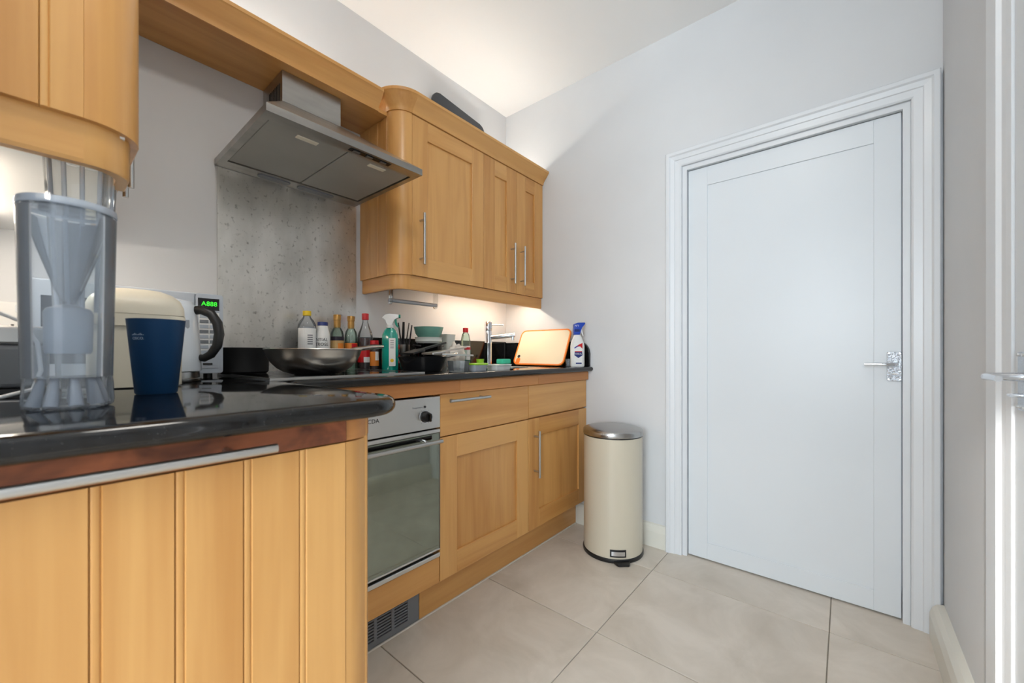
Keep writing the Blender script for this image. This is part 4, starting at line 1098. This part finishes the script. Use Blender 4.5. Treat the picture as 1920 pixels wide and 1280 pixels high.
# tap
x, y = 1.787, 1.69
tp = thing('mixer_tap', (x, y, ZT), 'chrome single-lever mixer tap over the sink', 'tap')
obj('body', lathe([(0, ZT+0.0004), (0.026, ZT+0.0004), (0.026, ZT+0.005), (0.0225, ZT+0.008), (0.0225, ZT+0.136), (0.0235, ZT+0.139), (0.0235, ZT+0.146), (0.0215, ZT+0.149), (0.0215, ZT+0.215), (0, ZT+0.215)], x, y, 32), 'chrome', tp, True)
obj('lever_cap', lathe([(0, ZT+0.216), (0.0225, ZT+0.216), (0.0235, ZT+0.219), (0.0235, ZT+0.268), (0.021, ZT+0.272), (0, ZT+0.272)], x, y, 32), 'chrome', tp, True)
dv = Vector((0.56, -0.83, 0)).normalized()
dl = Vector((0.75, -0.66, 0)).normalized()
P0 = Vector((x, y, ZT+0.252)); obj('lever', tube([P0+dl*0.02, P0+dl*0.055+Vector((0, 0, 0.001)), P0+dl*0.095+Vector((0, 0, 0.0))], 0.0035, 10), 'chrome', tp, True)
P0 = Vector((x, y, ZT+0.176)); sp_ = obj('spout', tube([P0+dv*0.01, P0+dv*0.165+Vector((0, 0, 0.014))], 0.0135, 18), 'chrome', tp, True)
E_ = P0+dv*0.152+Vector((0, 0, 0.004)); obj('aerator', tube([E_, E_-Vector((0, 0, 0.022))], 0.010, 14), 'chrome', tp, True)

# chopping board leaning on the end wall
nb = Vector((0, 0, 0))
bo = Vector((1.985, 1.275, ZT+0.001)); au = Vector((0, 1, 0)); av = Vector((0.105, 0, 0.225)).normalized(); an = Vector((-av.z, 0, av.x))
def BM(u, v, d): return bo+au*u+av*(v+0.004)+an*d
cbd = thing('chopping_board', (1.985, 1.46, ZT), 'cream chopping board with orange border leaning against the end wall', 'chopping board')
W_, H_ = 0.385, 0.246
mid = obj('board', prism(rrect(0.006, W_-0.006, 0.006, H_-0.006, 0.03, 6), BM, -0.004, 0.0035), 'board_cream', cbd)
def ringp(o_, i_, n0, n1):
    bm = bmesh.new(); n = len(o_)
    R4 = [[bm.verts.new(BM(u, v, d)) for u, v in p] for p, d in ((o_, n0), (o_, n1), (i_, n1), (i_, n0))]
    for a, b in zip(R4, R4[1:]+R4[:1]):
        for k in range(n): bm.faces.new((a[k], a[(k+1) % n], b[(k+1) % n], b[k]))
    return bm
obj('border', ringp(rrect(0, W_, 0, H_, 0.036, 6), rrect(0.0085, W_-0.0085, 0.0085, H_-0.0085, 0.029, 6), -0.0048, 0.0045), 'orange', cbd, True)
obj('grip_patch', prism(rrect(W_-0.052, W_-0.020, 0.006, 0.046, 0.010, 4), BM, 0.003, 0.0042), 'orange', cbd)
obj('hang_hole', prism([(W_-0.034+0.011*math.cos(q*PI/8), 0.058+0.011*math.sin(q*PI/8)) for q in range(16)], BM, 0.003, 0.0043), 'matt_black', cbd)

# limescale spray
x, y = 2.035, 1.207
t = thing('spray_bottle', (x, y, ZT), 'white spray bottle with blue head and printed label in the worktop corner', 'spray bottle')
ra = math.radians(-42)      # wide side faces the camera
obj('body', lathe([(0, ZT+0.0004), (0.040, ZT+0.0004), (0.042, ZT+0.006), (0.042, ZT+0.120), (0.039, ZT+0.140), (0.026, ZT+0.172), (0.016, ZT+0.188), (0.0155, ZT+0.200), (0, ZT+0.200)], x, y, 36, 1.0, 0.6, ra), 'white_plastic', t, True)
lu = Vector((math.cos(ra), math.sin(ra), 0)); ln = Vector((math.sin(ra), -math.cos(ra), 0)); C = Vector((x, y, 0))
FL = lambda u, v, d: C+lu*u+ln*d+Vector((0, 0, v))
c_, sn_ = math.cos(ra), math.sin(ra)
sh = [(-0.024, ZT+0.186), (0.012, ZT+0.186), (0.016, ZT+0.205), (0.022, ZT+0.228), (0.044, ZT+0.250), (0.042, ZT+0.258), (0.0, ZT+0.257), (-0.024, ZT+0.247), (-0.026, ZT+0.200)]
hd_ = obj('spray_head', prism(sh, FL, -0.013, 0.013, bev=0.002), 'blue', t, True)
obj('trigger', prism([(0.016, ZT+0.215), (0.026, ZT+0.228), (0.028, ZT+0.205), (0.036, ZT+0.180), (0.032, ZT+0.177), (0.020, ZT+0.200)], FL, -0.006, 0.006, bev=0.001), 'white_plastic', hd_, True)
obj('label', prism(rrect(-0.028, 0.022, ZT+0.014, ZT+0.138, 0.006, 3), FL, 0.0255, 0.0262), 'label_white', t)
obj('label_swoosh', prism([(-0.026, ZT+0.112), (0.0, ZT+0.128), (0.022, ZT+0.138), (0.022, ZT+0.104), (0.008, ZT+0.118)], FL, 0.0260, 0.0266), 'red', t)
obj('label_swoosh', prism([(-0.026, ZT+0.104), (-0.026, ZT+0.112), (-0.008, ZT+0.123), (0.0, ZT+0.120)], FL, 0.0260, 0.0266), 'blue', t)
obj('label_shield', prism([(-0.024, ZT+0.088), (0.020, ZT+0.088), (0.022, ZT+0.066), (-0.002, ZT+0.050), (-0.026, ZT+0.066)], FL, 0.0260, 0.0265), 'navy', t)
obj('label_band', prism([(-0.024, ZT+0.0845), (0.020, ZT+0.0845), (0.020, ZT+0.090), (-0.024, ZT+0.090)], FL, 0.0263, 0.0268), 'red', t)
b_ = text_bm('VIAKAL', 0.0125, 0.0002); map_bm(b_, lambda c: FL(-0.002+c.x, ZT+0.074+c.y, 0.0267+c.z)); obj('lettering', b_, 'label_white', t)
obj('label_foot', prism(rrect(-0.018, 0.018, ZT+0.016, ZT+0.024, 0.003, 2), FL, 0.0260, 0.0266), 'navy', t)
b_ = text_bm('Nº1', 0.0155, 0.0002); map_bm(b_, lambda c: FL(-0.006+c.x, ZT+0.238+c.y, 0.0132+c.z)); obj('lettering', b_, 'label_white', hd_)
obj('head_band', prism(rrect(-0.022, 0.010, ZT+0.203, ZT+0.219, 0.002, 2), FL, 0.0128, 0.0136), 'navy', hd_)
o = obj('shot_glass', lathe([(0, ZT+0.0004), (0.012, ZT+0.0004), (0.0145, ZT+0.045), (0.013, ZT+0.045), (0.0105, ZT+0.006), (0, ZT+0.006)], 1.972, 1.232, 20), 'clear_thin', None, True)
tag(o, 'small clear shot glass between the chopping board and the white spray bottle', 'glass')

# kitchen roll holder under the wall cabinet
kh = thing('roll_holder', (1.23, 1.70, 1.265), 'empty clear acrylic kitchen roll holder hanging under the wall cabinet', 'roll holder')
for xk in (1.092, 1.366):
    pl_ = [(1.680-0.018, 1.390), (1.680+0.018, 1.390)]+[(1.680+0.018*math.cos(q), 1.286+0.018*math.sin(q)) for q in [-PI*k/8 for k in range(9)]]
    obj('bracket', prism(pl_, lambda u, v, d: Vector((d, u, v)), xk-0.003, xk+0.003), 'acrylic', kh)
obj('rod', tube([(1.086, 1.680, 1.288), (1.372, 1.680, 1.288)], 0.0095, 16), 'frosted', kh, True)

# tray on top of the wall cabinet
ang = math.radians(-6)
def TM(u, v, d): return Vector((1.415+u*math.cos(ang)-v*math.sin(ang), 1.808+d, 2.176+u*math.sin(ang)+v*math.cos(ang)))
o = obj('baking_tray', prism(rrect(0, 0.42, 0, 0.365, 0.045, 6), TM, -0.010, 0.010, bev=0.003), 'tray_navy', None, True)
tag(o, 'dark rounded baking tray leaning on the wall above the cabinet', 'tray')

# pedal bin
PX, PY, PR = 1.955, 0.945, 0.150
pbn = thing('pedal_bin', (PX, PY, 0), 'tall cream pedal bin with steel lid by the back wall', 'bin')
obj('base_ring', lathe([(0, 0.0005), (PR+0.004, 0.0005), (PR+0.006, 0.006), (PR+0.005, 0.016), (PR+0.001, 0.020), (0, 0.020)], PX, PY, 56), 'black_plastic', pbn, True)
obj('body', lathe([(0, 0.020), (PR, 0.020), (PR, 0.606), (0, 0.606)], PX, PY, 64), 'cream_enamel', pbn, True)
obj('seal_ring', lathe([(0, 0.606), (PR+0.0015, 0.606), (PR+0.0015, 0.611), (0, 0.611)], PX, PY, 56), 'black_plastic', pbn, True)
obj('lid', lathe([(0, 0.6115), (PR+0.003, 0.6115), (PR+0.004, 0.614), (PR+0.003, 0.634), (PR-0.002, 0.640), (PR-0.02, 0.646), (PR*0.6, 0.653), (0, 0.656)], PX, PY, 64), 'steel', pbn, True)
pa_ = camang(PX, PY)+0.17
obj('pedal_slot', label_arc(PX, PY, PR, pa_-0.26, pa_+0.26, 0.030, 0.066, th=0.003), 'black_plastic', pbn)
obj('pedal_plate', label_arc(PX, PY, PR+0.002, pa_-0.21, pa_+0.21, 0.038, 0.058, th=0.004), 'chrome', pbn, True)
ca, sa = math.cos(pa_+0.12), math.sin(pa_+0.12)
obj('pedal', prism([(PR-0.005, -0.042), (PR+0.022, -0.034), (PR+0.034, -0.026), (PR+0.034, 0.026), (PR+0.022, 0.034), (PR-0.005, 0.042)], lambda u, v, d: Vector((PX+ca*u-sa*v, PY+sa*u+ca*v, d)), 0.001, 0.012, bev=0.002), 'black_plastic', pbn)

# ceiling lamp added out of view to brighten the room
cl = thing('added_ceiling_lamp', (0.30, 0.25, 2.62), 'added round ceiling lamp, out of view, brightening the room in front of the oven', 'lamp')
mat('added_lamp_glow', (255, 250, 240), 0.5, emit=(255, 249, 240), estr=30)
obj('base', lathe([(0, 2.70), (0.17, 2.70), (0.17, 2.672), (0, 2.672)], 0.30, 0.25, 40), 'white_plastic', cl, True)
obj('shade', lathe([(0.16, 2.671), (0.155, 2.652), (0.12, 2.636), (0.06, 2.629), (0, 2.627)], 0.30, 0.25, 40), 'added_lamp_glow', cl, True)
